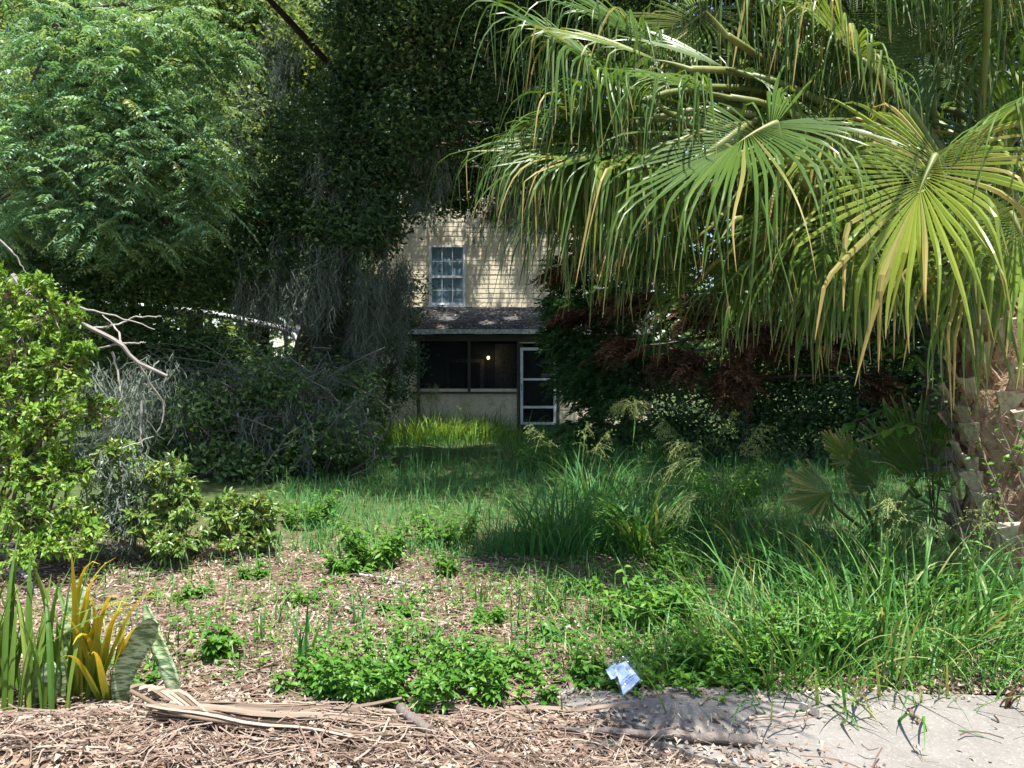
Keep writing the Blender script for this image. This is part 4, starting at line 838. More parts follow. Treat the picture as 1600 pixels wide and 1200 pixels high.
# ------------------------------------------------------------------ palmetto and vine beside the palm trunk
pmt = thing('palmetto', 'young palmetto with clipped fan leaves left of the palm trunk', 'palm', (3.15, 6.9, 0))
pst = (3.15, 6.9, .1)
frond(P(1370, 762, 6.5), (-.55, -.15, .65), (.35, -.85, .35), .50, 'palmd', 26, 55, .0, (.95, 1), .2, pmt, pst, True, .1, .034, .75, 9, .85, 'leaf_fan', .010)
frond(P(1300, 770, 6.6), (-.85, -.1, -.05), (.1, -.75, .6), .48, 'palm', 26, 70, .05, (.9, 1), .2, pmt, pst, True, .1, .034, .75, 9, .85, 'leaf_fan', .010)
frond(P(1440, 745, 6.6), (-.25, .05, .95), (-.2, -.9, .1), .62, 'palmd', 30, 50, .0, (.95, 1), .2, pmt, pst, True, .1, .036, .8, 9, 1, 'leaf_fan', .010)
frond(P(1400, 800, 6.3), (.2, -.5, -.2), (0, -.5, .85), .40, 'palmd', 24, 80, .5, (.6, 1), .2, pmt, pst, True, .1, .034, .7, 9, .9, 'leaf_fan', .010)
frond(P(1330, 720, 6.8), (-.6, -.05, .6), (.3, -.8, .4), .34, 'palmy', 20, 60, .1, (.9, 1), .2, pmt, pst, True, .1, .03, .7, 9, .9, 'leaf_fan', .008)

def viney(name, label, cat, base, paths, L, Wd, mat, gapn=9, both=True, dz=-.2):
    root = thing(name, label, cat, base); tb = MB(); lb = MB()
    for pth in paths:
        q = fine(pth, 12, .006); tube(tb, q, np.linspace(.006, .0025, 12), 4, cap=False)
        u = np.linspace(.12, 1, gapn); idx = u * 11; i0 = np.minimum(idx.astype(int), 10); pos = q[i0] + (q[i0 + 1] - q[i0]) * (idx - i0)[:, None]; tg = nrm(q[i0 + 1] - q[i0])
        for sg in ((-1, 1) if both else (1,)):
            sd = nrm(np.cross(tg, [0, 0, 1.0])) * sg; d = sd * .6 + tg * .45 + [0, 0, dz] + R.normal(size=(gapn, 3)) * .25
            leaves8(lb, pos, d, nrm(R.normal(size=(gapn, 3)) * .3 + [0, -.35, 1]), L * R.uniform(.7, 1.2, gapn), Wd * R.uniform(.75, 1.2, gapn), None, .25, .1)
    tag(tb.build('stems', M['twig'], root), kind='stuff'); lb.build('foliage', M[mat], root); return root
viney('broadleaf_vine', 'vine with drooping oval leaves between palmetto and palm fronds', 'vine', (3.6, 6.7, 0),
      [[(3.5, 6.6, .1), P(1440, 700, 6.5), P(1400, 640, 6.4), P(1330, 660, 6.3)], [(3.5, 6.6, .1), P(1440, 680, 6.5), P(1400, 670, 6.4), P(1340, 690, 6.3)], [(3.5, 6.6, .2), P(1450, 620, 6.5), P(1420, 540, 6.4), P(1340, 530, 6.3)], [(3.5, 6.6, .2), P(1450, 600, 6.5), P(1430, 560, 6.4), P(1390, 550, 6.2)], [(3.5, 6.6, .2), P(1470, 560, 6.5), P(1440, 480, 6.4), P(1370, 500, 6.3)], [(3.5, 6.6, .1), P(1420, 760, 6.4), P(1400, 730, 6.3), P(1360, 720, 6.2)], [(3.5, 6.6, .1), P(1470, 740, 6.3), P(1480, 660, 6.2), P(1470, 600, 6.2)]], .13, .065, 'weed', 8)
# creeper on the trunk
cpaths = []
for k in range(9):
    a0 = R.uniform(3.4, 5.4); z0_ = R.uniform(.1, .7); cpaths.append([(TX + .40 * math.cos(a0 + .25 * j * (1 if k % 2 else -1)), TY + .40 * math.sin(a0 + .25 * j * (1 if k % 2 else -1)), z0_ + .28 * j) for j in range(4)])
viney('creeper', 'small green creeper climbing the palm trunk', 'vine', (TX - .2, TY - .4, 0), cpaths, .055, .035, 'weed', 8)

# ------------------------------------------------------------------ lawn, grasses, weeds
def inview(x, y, m=60):
    px = 800 + x / y * F; return (px > -m) & (px < 1600 + m)
# shaded lawn (uncountable)
n = 41000; y = 6.6 + 14 * R.random(n) ** 1.35; x = PX(R.uniform(380, 1600, n), y)
dens = .55 + .45 * np.sin(x * 1.7 + np.sin(y * 1.3)) * np.sin(y * 1.1 + x * .6); k = (R.random(n) < .35 + .65 * dens) & (y < 19.0)
left = (x < PX(330, y) + .8) ; k &= ~left | (R.random(n) < .25); x, y = x[k], y[k]; n = len(x)
mb = MB(); tall = (.35 + .65 * smooth01((y - 8) / 6)) * R.random(n) ** 2.2 * (.4 + .6 * (np.sin(x * 1.3 + 2) * np.sin(y * .9 + x * .5) * .5 + .5))
blades(mb, np.stack([x, y, gz(x, y) - .01], 1), R.uniform(.05, .20, n) + .62 * tall, .006 + .007 * R.random(n), R.uniform(0, .9, n), R.uniform(.2, 1.8, n), 4)
tag(mb.build('lawn_grass', M['lawn']), 'unmown green grass covering the shaded clearing', 'grass', kind='stuff')
# thin grass and sprouts over the litter (uncountable)
n = 12500; y = 3.9 + 3.4 * R.random(n); x = PX(R.uniform(150, 1620, n), y)
dens = np.sin(x * 2.1 + 1) * np.sin(y * 2.7 + x) * .5 + .5; rightw = smooth01((x + .2) / 1.2)
k = R.random(n) < (.10 + .25 * dens + .75 * rightw) * np.where(y < 4.0, .7, 1); x, y = x[k], y[k]; n = len(x)
mb = MB(); blades(mb, np.stack([x, y, gz(x, y) - .01], 1), R.uniform(.05, .24, n), .005 + .007 * R.random(n), R.uniform(0, .7, n), R.uniform(.2, 1.5, n), 5)
tag(mb.build('sparse_grass', M['grass']), 'sparse grass sprouting through the dry leaf litter', 'grass', kind='stuff')

def clump(name, label, px, py, n, h, w_, spread, th=(.05, .45), bend=(.4, 1.7), mat='grass', group=None, Y=None, K=9, xs=1.0, seeds=0, hv=.55):
    Y = F * CH / (py - HOR) if Y is None else Y; x0 = PX(px, Y); root = thing(name, label, 'grass', (x0, Y, 0), group)
    b = np.stack([x0 + R.normal(size=n) * spread * xs, Y + R.normal(size=n) * spread, np.zeros(n)], 1); b[:, 2] = gz(b[:, 0], b[:, 1]) - .01
    off = b[:, :2] - [x0, Y]; az = np.arctan2(off[:, 1], off[:, 0]) + R.normal(size=n) * .9
    hh, ww, t0, t1 = h * R.uniform(hv, 1.1, n), w_ * R.uniform(.6, 1.2, n), R.uniform(*th, n), R.uniform(*bend, n)
    for j in (range(n) if n <= 24 else (None,)):
        q = slice(None) if j is None else slice(j, j + 1); mb = MB(); blades(mb, b[q], hh[q], ww[q], t0[q], t1[q], K, az[q], None, .12)
        o = mb.build('blades' if j is None else 'blade', M[mat], root)
        if j is None: o['kind'] = 'stuff'
    for s in range(seeds): seedhead(root, b[s], h * R.uniform(1.1, 1.45), R.uniform(0, 6.28))
    return root
def seedhead(root, base, h, az, pts=None, side=None):
    sb = MB()
    if pts is None:
        th = .12 + 1.0 * np.linspace(0, 1, 12) ** 2; dd = np.stack([np.sin(th) * math.cos(az), np.sin(th) * math.sin(az), np.cos(th)], 1) * h / 11
        pts = base + np.vstack([np.zeros(3), np.cumsum(dd[:-1], 0)])
    else: pts = fine(pts, 16)
    tube(sb, pts, np.linspace(.0035, .0012, len(pts)), 4, cap=False); stem = sb.build('seed_stalk', M['grass'], root)
    m_ = 24; u = R.uniform(.66, 1, m_); idx = u * (len(pts) - 1); i0 = np.minimum(idx.astype(int), len(pts) - 2); p = pts[i0] + (pts[i0 + 1] - pts[i0]) * (idx - i0)[:, None]; tg = nrm(pts[i0 + 1] - pts[i0])
    d = nrm(tg * .8 + R.normal(size=(m_, 3)) * .35 + [0, 0, -.35]); K = 5; L = .19 * (1.15 - .7 * (u - .66) / .34); s = np.linspace(0, 1, K)
    path = p[:, None] + d[:, None] * (L[:, None] * s)[..., None] + G * (L[:, None] * .5 * s ** 2)[..., None]
    hb = MB(); ribbons(hb, path, .0035, nrm(R.normal(size=(m_, 3))))
    q = path[:, 1:].reshape(-1, 3); q = np.repeat(q, 2, 0) + R.normal(size=(len(q) * 2, 3)) * .006
    leaves(hb, q, rdir(len(q)) + [0, 0, -.6], rdir(len(q)), .020, .007); hb.build('seed_head', M['seed'], stem)
clump('grass_clump', 'sunlit arching grass clump at the middle of the clearing edge', 1000, 880, 170, .92, .022, .08, th=(.1, .6), bend=(1.0, 2.5))
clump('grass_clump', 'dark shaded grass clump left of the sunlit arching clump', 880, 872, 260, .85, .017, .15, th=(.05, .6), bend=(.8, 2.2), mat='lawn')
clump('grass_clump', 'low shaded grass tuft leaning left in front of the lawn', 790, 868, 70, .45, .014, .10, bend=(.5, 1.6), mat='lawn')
clump('grass_clump', 'tall grass with seed stalks against the porch knee wall', 745, 0, 260, .75, .020, .38, Y=17.8, seeds=6, mat='grass', xs=1.3)
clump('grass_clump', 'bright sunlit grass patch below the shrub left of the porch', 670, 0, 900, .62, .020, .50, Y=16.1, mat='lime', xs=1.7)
clump('grass_clump', 'pale seeding grass by the left end of the knee wall', 665, 0, 150, .95, .014, .25, Y=18.3, seeds=12, mat='grass', xs=1.5)
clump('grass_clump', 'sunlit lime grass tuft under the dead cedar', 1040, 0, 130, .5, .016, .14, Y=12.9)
grp = 'tall grass in front of the palm'
labs = ['tall coarse grass at the driveway edge left of the palm base', 'dense dark grass in front of the palm trunk', 'bright fine grass at the right edge beside the driveway', 'tall grass under the clipped palmetto leaves', 'grass clump directly behind the paper flyer', 'grass growing against the palm trunk foot', 'coarse grass behind the driveway grass bank', 'grass at the far right edge below the trunk', 'arching grass between palmetto and sunlit clump', 'short grass fringe at the concrete corner']
for lab, (px, py, n, h, w_, sp_) in zip(labs, [(1250, 1062, 300, .62, .015, .26), (1390, 1010, 460, .80, .017, .32), (1530, 1050, 420, .38, .008, .30), (1330, 930, 300, .82, .014, .28), (1040, 1040, 140, .34, .010, .24), (1500, 930, 260, .60, .012, .28), (1190, 990, 280, .56, .013, .32), (1600, 960, 280, .5, .010, .28), (1190, 900, 150, .62, .012, .24), (1420, 1078, 150, .18, .006, .28)]):
    clump('grass_clump', lab, px, py, n, h, w_, sp_, group=grp, seeds=(1 if h > .7 else 0), th=(.05, .75), bend=(.4, 2.2), xs=1.3, hv=.3)
# single seed stalks
sg_ = thing('seed_grass', 'tall drooping seed stalk arching left over the sunlit clump', 'grass', B(1210, 900))
seedhead(sg_, None, 0, 0, [B(1215, 905), P(1180, 830, 6.0), P(1125, 745, 6.0), P(1085, 715, 6.0), P(1030, 735, 5.95)])
seedhead(sg_, None, 0, 0, [B(1215, 905) + [.02, 0, 0], P(1175, 800, 6.1), P(1120, 720, 6.1), P(1090, 695, 6.1), P(1050, 690, 6.1)])
seedhead(sg_, None, 0, 0, [B(1215, 905) + [.03, 0, 0], P(1180, 840, 5.9), P(1130, 780, 5.9), P(1090, 770, 5.9), P(1040, 800, 5.9)])
clump('grass_clump', 'tall arching seeding grass right of the sunlit clump', 1110, 850, 120, .95, .014, .14, th=(.05, .5), bend=(.8, 2.0), seeds=5)
clump('grass_clump', 'shaded tall grass in the lawn centre', 930, 800, 160, .8, .014, .25, bend=(.6, 1.8), mat='lawn', seeds=3)
sg2 = thing('seed_grass', 'upright pale star-shaped seed stalk before the dark cedars', 'grass', B(985, 745))
for k in range(7):
    a_ = R.uniform(0, 6.28); seedhead(sg2, None, 0, 0, [B(985, 745), P(988, 700, 11), P(992, 655, 11), P(992, 640, 11) + np.array([.18 * math.cos(a_), .1 * math.sin(a_), .04 + .1 * R.random()]), P(992, 640, 11) + np.array([.36 * math.cos(a_), .2 * math.sin(a_), -.02 + .1 * R.random()])])
sg3 = thing('seed_grass', 'pale starry sedge head in front of the palm trunk', 'grass', B(1490, 960))
for k in range(8):
    a_ = R.uniform(0, 6.28); h0 = P(1485, 865, 5.4); seedhead(sg3, None, 0, 0, [B(1495, 960), (B(1495, 960) + h0) / 2 + [.02, 0, 0], h0, h0 + np.array([.08 * math.cos(a_), .05 * math.sin(a_), .04]), h0 + np.array([.17 * math.cos(a_), .1 * math.sin(a_), .01])])

def weed(label, px, py, nst, h, rad, L, Wd, name='leafy_weed', mat='weed', group=None, nl=9):
    Y = F * CH / (py - HOR); x0 = PX(px, Y); root = thing(name, label, 'weed', (x0, Y, gz(x0, Y)), group); tb = MB(); lb = MB()
    for k in range(nst):
        a = R.random() * 6.28; r_ = rad * R.random() ** .6; hh = h * R.uniform(.5, 1.1)
        b0 = np.array([x0 + r_ * .75 * math.cos(a), Y + r_ * .55 * math.sin(a), 0]); b0[2] = gz(b0[0], b0[1]) - .01
        e = b0 + [.45 * hh * math.cos(a) + R.normal() * .02, .45 * hh * math.sin(a), hh]; q = bez(b0, (b0 + e) / 2 + [0, 0, .1 * hh], e, 7); tube(tb, q, np.linspace(.004, .0015, 7), 4, cap=False)
        u = np.linspace(.2, 1, nl); idx = u * 6; i0 = np.minimum(idx.astype(int), 5); pos = q[i0] + (q[i0 + 1] - q[i0]) * (idx - i0)[:, None]; ph = np.arange(nl) * 2.4 + R.random() * 6
        for rep in range(2):
            d = np.stack([np.cos(ph + rep * math.pi), np.sin(ph + rep * math.pi), R.uniform(-.2, .5, nl)], 1)
            leaves8(lb, pos, d, nrm(R.normal(size=(nl, 3)) * .25 + [0, 0, 1]), L * (1.15 - .5 * u) * R.uniform(.7, 1.2, nl), Wd * (1.15 - .5 * u) * R.uniform(.7, 1.2, nl), np.clip(R.random() * .5 + .5 * R.random(nl), 0, 1), .3, .12)
    tag(tb.build('stems', M['grass'], root), kind='stuff'); lb.build('foliage', M[mat], root); return root
weed('lush broad-leaved weed patch in the middle of the litter by the drive', 640, 1095, 90, .24, .55, .062, .030)
weed('leafy weeds on the left end of the lush weed patch', 520, 1100, 24, .14, .30, .06, .034)
weed('leafy weeds on the right end of the lush weed patch', 800, 1085, 40, .18, .44, .06, .028)
weed('leafy weed around the paper flyer', 950, 1082, 20, .16, .22, .075, .034)
weed('dark leafy weeds to the right of the paper flyer', 1090, 1070, 40, .22, .42, .07, .032)
weed('dark leafy weed at the shade line in front of the lawn', 585, 890, 26, .38, .22, .10, .04)
weed('light green weed at the shade line beside the dark weed', 545, 905, 14, .16, .16, .07, .04)
weed('small sunlit weed at the shade line', 700, 905, 8, .17, .08, .07, .032)
weed('dark bushy weed left of the sunlit litter gap', 1010, 985, 30, .30, .24, .10, .042)
weed('small dark sapling on the litter left of centre', 345, 1040, 9, .22, .06, .085, .045)
weed('yellow-green weed below the sunlit grass clump', 1060, 905, 26, .22, .30, .07, .03)
weed('tall weed with small leaves beside the sunlit grass clump', 1180, 900, 14, .42, .16, .075, .03)
weed('leafy dark weed among the driveway grass', 1290, 1040, 26, .34, .22, .085, .034)
weed('bushy weed at the left end of the driveway grass', 1140, 1050, 30, .28, .26, .075, .03)
weed('weed showing above the grass in front of the palm', 1440, 990, 18, .48, .2, .08, .03)
weed('shaded weed in the lawn left of the dark clump', 700, 850, 26, .34, .3, .09, .036)
weed('shaded weed in the lawn near the brush thicket', 480, 830, 24, .30, .3, .08, .034)
weed('tall shaded weed far in the lawn near the porch path', 850, 740, 34, .55, .5, .10, .04)
weed('shaded leafy weed far in the lawn on the right', 1130, 790, 34, .5, .45, .09, .036)
weed('low weeds between the snake plant and the litter', 225, 1080, 10, .10, .16, .055, .035)
for k, (px, py, lab) in enumerate([(470, 955, 'tiny weed on the bare litter near the left shrubs'), (400, 905, 'tiny weed just below the small sapling'), (760, 985, 'low weed in the middle of the litter'), (870, 1000, 'low weed left of the dark bushy weed'), (300, 930, 'tiny weed under the glossy low shrub'), (620, 985, 'tiny weed above the lush weed patch'), (900, 930, 'low weed under the dark shaded clump')]):
    weed(lab, px, py, 6 + 2 * (k % 3), .11, .12, .06, .03)
mb = MB(); lb = MB(); n = 3600; y = 3.85 + 3.0 * R.random(n); x = PX(R.uniform(100, 1600, n), y); k = R.random(n) < .25 + .75 * smooth01((x + .6) / 1.4); x, y = x[k], y[k]; n = len(x)
for rep in range(4):
    a = R.random(n) * 6.28; leaves8(lb, np.stack([x + .01 * np.cos(a), y + .01 * np.sin(a), gz(x, y) + R.uniform(.005, .07, n)], 1), np.stack([np.cos(a), np.sin(a), R.uniform(-.1, .6, n)], 1), nrm(R.normal(size=(n, 3)) * .25 + [0, 0, 1]), R.uniform(.025, .065, n), R.uniform(.014, .03, n))
tag(lb.build('ground_cover', M['weed']), 'scattered small green seedlings over the litter', 'ground cover', kind='stuff')
for lab, px, py, n, h, w_ in [('upright blade tuft left of the lush weed patch', 470, 1075, 12, .50, .022), ('single curved blade tuft on the litter', 410, 1010, 8, .30, .013), ('short blade tuft right of the litter centre', 745, 960, 7, .24, .016), ('thin blade tuft near the sunlit litter', 430, 985, 10, .34, .012), ('thin blade tuft behind the lush weed patch', 560, 1000, 12, .30, .011), ('thin arching blades above the right weeds', 850, 960, 22, .36, .011), ('leaning blade at the left shade line', 530, 890, 3, .32, .022)]:
    clump('grass_tuft', lab, px, py, n, h, w_, .03, th=(.0, .35), bend=(.1, .9))

# ------------------------------------------------------------------ plants in the near left corner
def strap(root, base, L, w_, az, th0, th1, mat='strap', name='leaf', K=14, fold=.22, r=None, pw=2.0):
    mb = MB(); blades(mb, np.asarray(base, float)[None], np.array([L]), np.array([w_]), np.array([th0]), np.array([th1]), K, np.array([az]), np.array([R.random() if r is None else r]), fold, pw)
    return mb.build(name, M[mat], root)
ir = thing('iris_plant', 'upright strap-leaved green clump at the left edge', 'plant', B(40, 1110))
for k in range(66):
    px = R.uniform(-35, 125); Y = R.uniform(3.5, 3.95); b0 = np.array([PX(px, Y), Y, gz(PX(px, Y), Y) - .02])
    strap(ir, b0, R.uniform(.42, .86) * (1 if px < 90 else .8), R.uniform(.022, .040), R.random() * 6.28, R.uniform(0, .22), R.uniform(.0, .7) if R.random() < .75 else R.uniform(1.2, 2.0), r=R.random() ** .7)
strap(ir, P(95, 1000, 3.7), .62, .03, .3, .15, .1); strap(ir, P(110, 1000, 3.72), .62, .026, .5, .22, .05)
strap(ir, P(70, 1010, 3.6), .55, .028, -.1, 1.0, .9); strap(ir, P(120, 960, 3.6), .5, .022, -.2, 1.2, .6)
yl = thing('yellowing_plant', 'strap-leaved plant with golden yellow drooping leaves beside the green clump', 'plant', B(150, 1090))
for (px, L, w_, az, t0, t1) in [(112, .78, .040, .3, .03, 2.4), (118, .76, .038, .1, .06, 2.6), (104, .70, .034, .8, .05, 2.2), (126, .80, .042, -.1, .20, .5), (132, .76, .036, .2, .24, 2.4), (140, .72, .034, .4, .26, 2.0),
                                (158, .58, .040, .1, .16, 2.2), (162, .56, .038, -.3, .28, 1.2), (166, .56, .036, .3, .34, .9), (156, .54, .034, .6, .10, 2.0), (170, .54, .036, .0, .44, 1.6), (150, .50, .030, 2.6, .12, 1.0), (165, .50, .034, -.5, .40, 1.9), (120, .66, .034, .5, .10, 1.8), (145, .62, .036, .2, .22, 2.2), (175, .52, .034, .4, .34, 1.4), (160, .60, .030, .2, .20, 1.0), (130, .70, .030, .0, .15, 2.4)]:
    strap(yl, B(px, 1104 + R.normal() * 3) - [0, 0, .02], L * R.uniform(1.0, 1.1), w_ * 1.0, az - 1.05 + R.normal() * .3, t0 * 1.25 + abs(R.normal()) * .06, t1 * R.uniform(.6, 1.1), 'yellow', fold=.25, pw=R.uniform(3, 7))
for k in range(14):
    px = R.uniform(120, 190); b0 = B(px, 1095); strap(yl, b0, R.uniform(.3, .55), R.uniform(.016, .03), R.random() * 6.28, R.uniform(.0, .3), R.uniform(.1, 1.3), 'strap')
# snake plant: mottled broad leaves
m, t, out = newmat('snake_plant_leaf')
tc = t.nodes.new('ShaderNodeTexCoord'); mp = t.nodes.new('ShaderNodeMapping'); mp.inputs['Scale'].default_value = (14, 14, 62); t.links.new(tc.outputs['Object'], mp.inputs[0])
nz = noise(t, 1.0, 3, .65, vec=mp.outputs[0]); c = ramp(t, nz, [(.40, (.07, .12, .05)), (.48, (.17, .25, .10)), (.56, (.38, .45, .26))])
principled(t, out, c, .4, .45, bump(t, noise(t, 55, 3), .004)); M['snake'] = m
def snake(root, pts, wid, nor):
    q = fine(pts, 16); K = 16; u = np.linspace(0, 1, K); tg = nrm(np.gradient(q, axis=0)); nor = nrm(np.asarray(nor, float))
    sd = nrm(np.cross(tg, nor)); n2 = np.cross(sd, tg); w_ = wid * np.minimum(1, .55 + 1.2 * u) * (1 - np.clip((u - .6) / .4, 0, 1) ** 2) + .003
    mb = MB(); v = []
    for a, z in ((-1, .12), (-.5, -.02), (0, -.08), (.5, -.02), (1, .12)): v.append(q + sd * (w_ / 2 * a)[:, None] + n2 * (w_ * z)[:, None])
    front = np.stack(v, 1); back = front - n2[:, None] * .007
    V = np.concatenate([front.reshape(-1, 3), back.reshape(-1, 3)]); i = (np.arange(K - 1)[:, None] * 5 + np.arange(4)[None]).reshape(-1, 1)
    mb.add(V, np.concatenate([i + np.array([[0, 1, 6, 5]]), i + K * 5 + np.array([[0, 5, 6, 1]])])); e = np.arange(K - 1)[:, None] * 5
    mb.f[4].append(np.concatenate([e + np.array([[0, 5, 5 + K * 5, K * 5]]), e + np.array([[4, 4 + K * 5, 9 + K * 5, 9]])]))
    return mb.build('leaf', M['snake'], root, True)
sn = thing('snake_plant', 'mottled broad-leaved snake plant at the front left', 'plant', B(200, 1105))
snake(sn, [B(190, 1112) - [0, 0, .02], P(192, 1060, 3.66), P(215, 1010, 3.62), P(238, 980, 3.58), P(246, 975, 3.52)], .105, (.15, -1, .25))
snake(sn, [B(278, 1118) - [0, 0, .02], P(268, 1060, 3.62), P(240, 990, 3.66), P(226, 940, 3.7)], .075, (-.2, -1, .1))
snake(sn, [B(110, 1095) - [0, 0, .02], P(115, 1020, 3.8), P(122, 950, 3.82), P(122, 905, 3.84)], .12, (.2, -1, .1))
snake(sn, [B(70, 1105) - [0, 0, .02], P(75, 1070, 3.66), P(80, 1030, 3.66)], .10, (.2, -1, .1))

# ------------------------------------------------------------------ litter on the ground
n = 60000; y = 3.02 + 4.1 * R.random(n) ** 1.25; x = PX(R.uniform(-60, 1660, n), y)
dx_ = x - drive_left(y); slabm = ((dx_ > 0) & (y < 3.84)).astype(float); edge = np.exp(-((y - 3.83) / .09) ** 2) + np.exp(-np.maximum(dx_, 0) / .22) * 1.6
d_ = .5 + .5 * np.sin(x * 5 + 2 * np.sin(y * 6)) * np.sin(y * 8 + x * 3)
k = R.random(n) < np.where(slabm > .5, np.clip(.004 + .55 * edge * (.25 + .75 * d_), 0, 1), .38 + .62 * d_ ** 1.5); x, y, slabm = x[k], y[k], slabm[k]; n = len(x)
z = np.where(slabm > .5, .036, gz(x, y)) + R.random(n) ** 2 * .02 + .002
a = R.random(n) * 6.28; mb = MB()
leaves(mb, np.stack([x, y, z], 1), np.stack([np.cos(a), np.sin(a), R.normal(size=n) * .25], 1), nrm(R.normal(size=(n, 3)) * .35 + [0, 0, 1]), np.where(R.random(n) < .08, R.uniform(.06, .11, n), R.uniform(.012, .05, n)), R.uniform(.005, .024, n) * np.where(R.random(n) < .08, 1.7, 1), np.clip(R.random(n) * .75 + .25 * (np.sin(x * 3.1) * np.sin(y * 4.3 + x) * .5 + .5), 0, 1), .2)
tag(mb.build('leaf_litter', M['litter']), 'carpet of dry brown fallen leaves on the ground', 'leaf litter', kind='stuff')
n = 3800; y = 3.05 + 3.6 * R.random(n) ** 1.6; x = PX(R.uniform(-60, 1650, n), y); onslab = (x > drive_left(y)) & (y < 3.84); k = ~onslab | (R.random(n) < .10 * smooth01((1.6 - x) / 1.2) + .01); x, y, onslab = x[k], y[k], onslab[k]; n = len(x)
K = 5; a = R.normal(size=n) * .7 + (R.random(n) < .5) * math.pi; L = R.uniform(.05, .34, n) ** 1.0; s = np.linspace(-.5, .5, K); cv = R.normal(size=n) * .25
pts = np.stack([x[:, None] + np.cos(a)[:, None] * L[:, None] * s - np.sin(a)[:, None] * (cv * L)[:, None] * s ** 2 * 4, y[:, None] + np.sin(a)[:, None] * L[:, None] * s + np.cos(a)[:, None] * (cv * L)[:, None] * s ** 2 * 4, np.zeros((n, K))], -1)
pts[..., 2] = np.where(onslab[:, None], .04, gz(pts[..., 0], pts[..., 1])) + .012 + .03 * R.random(n)[:, None] + .04 * np.abs(s)[None] * R.random(n)[:, None]
mb = MB(); w_ = R.uniform(.003, .008, n)[:, None]
ribbons(mb, pts, w_, np.stack([-np.sin(a), np.cos(a), np.full(n, .4)], 1), None, .5, np.broadcast_to(np.array([0, .3, -.9]), pts.shape))
tag(mb.build('fallen_twigs', M['twig']), 'scatter of dry twigs and needles over the leaf litter', 'twigs', kind='stuff')

def stick(name, label, pts, r0, r1, mat='twig', cat='stick', n=14, wob=.07, amp=.004, r=.6):
    mb = MB(); q = fine(pts, n, amp); tube(mb, q, np.linspace(r0, r1, n), 8, r=r, wob=wob); o = mb.build(name, M[mat], None, True); return tag(o, label, cat)
def GP(px, py, up=0.02):
    b0 = B(px, py); sl = b0[0] > drive_left(b0[1]) and b0[1] < 3.84; b0[2] = (.036 if sl else float(gz(b0[0], b0[1]))) + up; return b0
M['log'] = rndmat('weathered_wood', [(0, (.13, .105, .09)), (1, (.26, .22, .19))], .9, .15, 48, .012)
stick('broken_limb', 'thick grey broken limb lying at the driveway edge', [GP(860, 1150, .015), GP(930, 1158, .02), GP(1050, 1172, .025), GP(1130, 1178, .025), GP(1180, 1180, .025)], .009, .025, 'log', 'branch', 18, .05)
stick('broken_limb', 'thinner stick lying against the thick grey limb', [GP(970, 1150, .05), GP(1010, 1160, .05), GP(1060, 1168, .06)], .016, .010, 'log', 'branch')
stick('dark_pipe', 'dark weathered bark piece left of the thick limb', [GP(895, 1177, .015), GP(930, 1176, .02), GP(975, 1171, .02)], .018, .012, 'darktw', 'branch')
stick('crooked_root', 'curved grey root piece on the litter in front of the weed patch', [GP(622, 1132, .03), GP(628, 1150, .04), GP(645, 1166, .035), GP(672, 1183, .03)], .020, .024, 'log', 'root', 14, .1)
for i_, (pp, r_, lab) in enumerate([([(200, 1090), (240, 1068), (295, 1030)], .010, 'dead stem leaning past the snake plant'), ([(380, 1100), (395, 1112), (410, 1125)], .012, 'short dark stick left of the leafy weeds'), ([(275, 1030), (300, 1034), (312, 1038)], .022, 'short thick stick behind the snake plant'), ([(700, 1130), (790, 1140), (860, 1142)], .010, 'straight pinkish stick in front of the right weeds'), ([(830, 1122), (870, 1108), (900, 1092)], .014, 'pale stick half under the paper weed'), ([(700, 1152), (800, 1160), (880, 1170)], .008, 'thin brown twig left of the dark bark piece'), ([(1170, 1140), (1240, 1132), (1300, 1128)], .006, 'thin twig on the concrete right of the limb'), ([(1420, 1125), (1430, 1138), (1436, 1146)], .009, 'small twig standing out on the bare concrete'), ([(540, 905), (590, 915), (650, 925)], .014, 'grey stick lying at the shade line'), ([(200, 900), (240, 898), (258, 900)], .016, 'pale stick under the glossy low shrub'), ([(0, 880), (30, 900), (60, 930)], .022, 'grey stick slanting behind the green strap clump'), ([(510, 917), (530, 916), (545, 917)], .012, 'white wood chip at the shade line'), ([(560, 985), (680, 990), (760, 1000)], .012, 'dark stick half buried mid litter')]):
    stick('dead_stick', lab, [GP(x, y_, .015 + .03 * (i_ == 0) * k_) for k_, (x, y_) in enumerate(pp)], r_, r_ * .6, 'greybr' if 'pale' in lab or 'white' in lab or 'grey' in lab else 'twig', r=R.random())
# white concrete chip
ch = MB(); c0 = GP(1266, 1128, .02); ax = nrm(np.array([.5, -.75, 0])); sx = np.array([.75, .5, 0]); V = []
for z_ in (0, .03):
    for u, w_ in ((-.05, .010), (.055, .019)):
        for sg in (-1, 1): V.append(c0 + ax * u * (1 + .08 * R.normal()) + sx * sg * w_ * (1 + .15 * R.normal()) + [0, 0, z_ * (1 + .2 * R.normal()) - .012])
ch.add(V, [(0, 1, 3, 2), (4, 6, 7, 5), (0, 4, 5, 1), (2, 3, 7, 6), (0, 2, 6, 4), (1, 5, 7, 3)])
tag(ch.build('wood_chip', plain('pale_chip', (.42, .36, .31), .9, .1, .35, 60)), 'pale blocky wood chip lying on the concrete', 'chip')
# curled dead leaf at the right
dl = MB(); c0 = GP(1568, 1118, .0)
blades(dl, np.stack([c0 + [R.normal() * .01, R.normal() * .01, 0] for _ in range(5)]), np.array([.11, .13, .10, .12, .09]), .022, R.uniform(.2, .6, 5), R.uniform(.5, 1.2, 5), 6, R.uniform(-.6, .8, 5), None, .3)
tag(dl.build('dead_fern', M['deadced']), 'curled rust-coloured dead leaf at the right edge of the concrete', 'leaf')
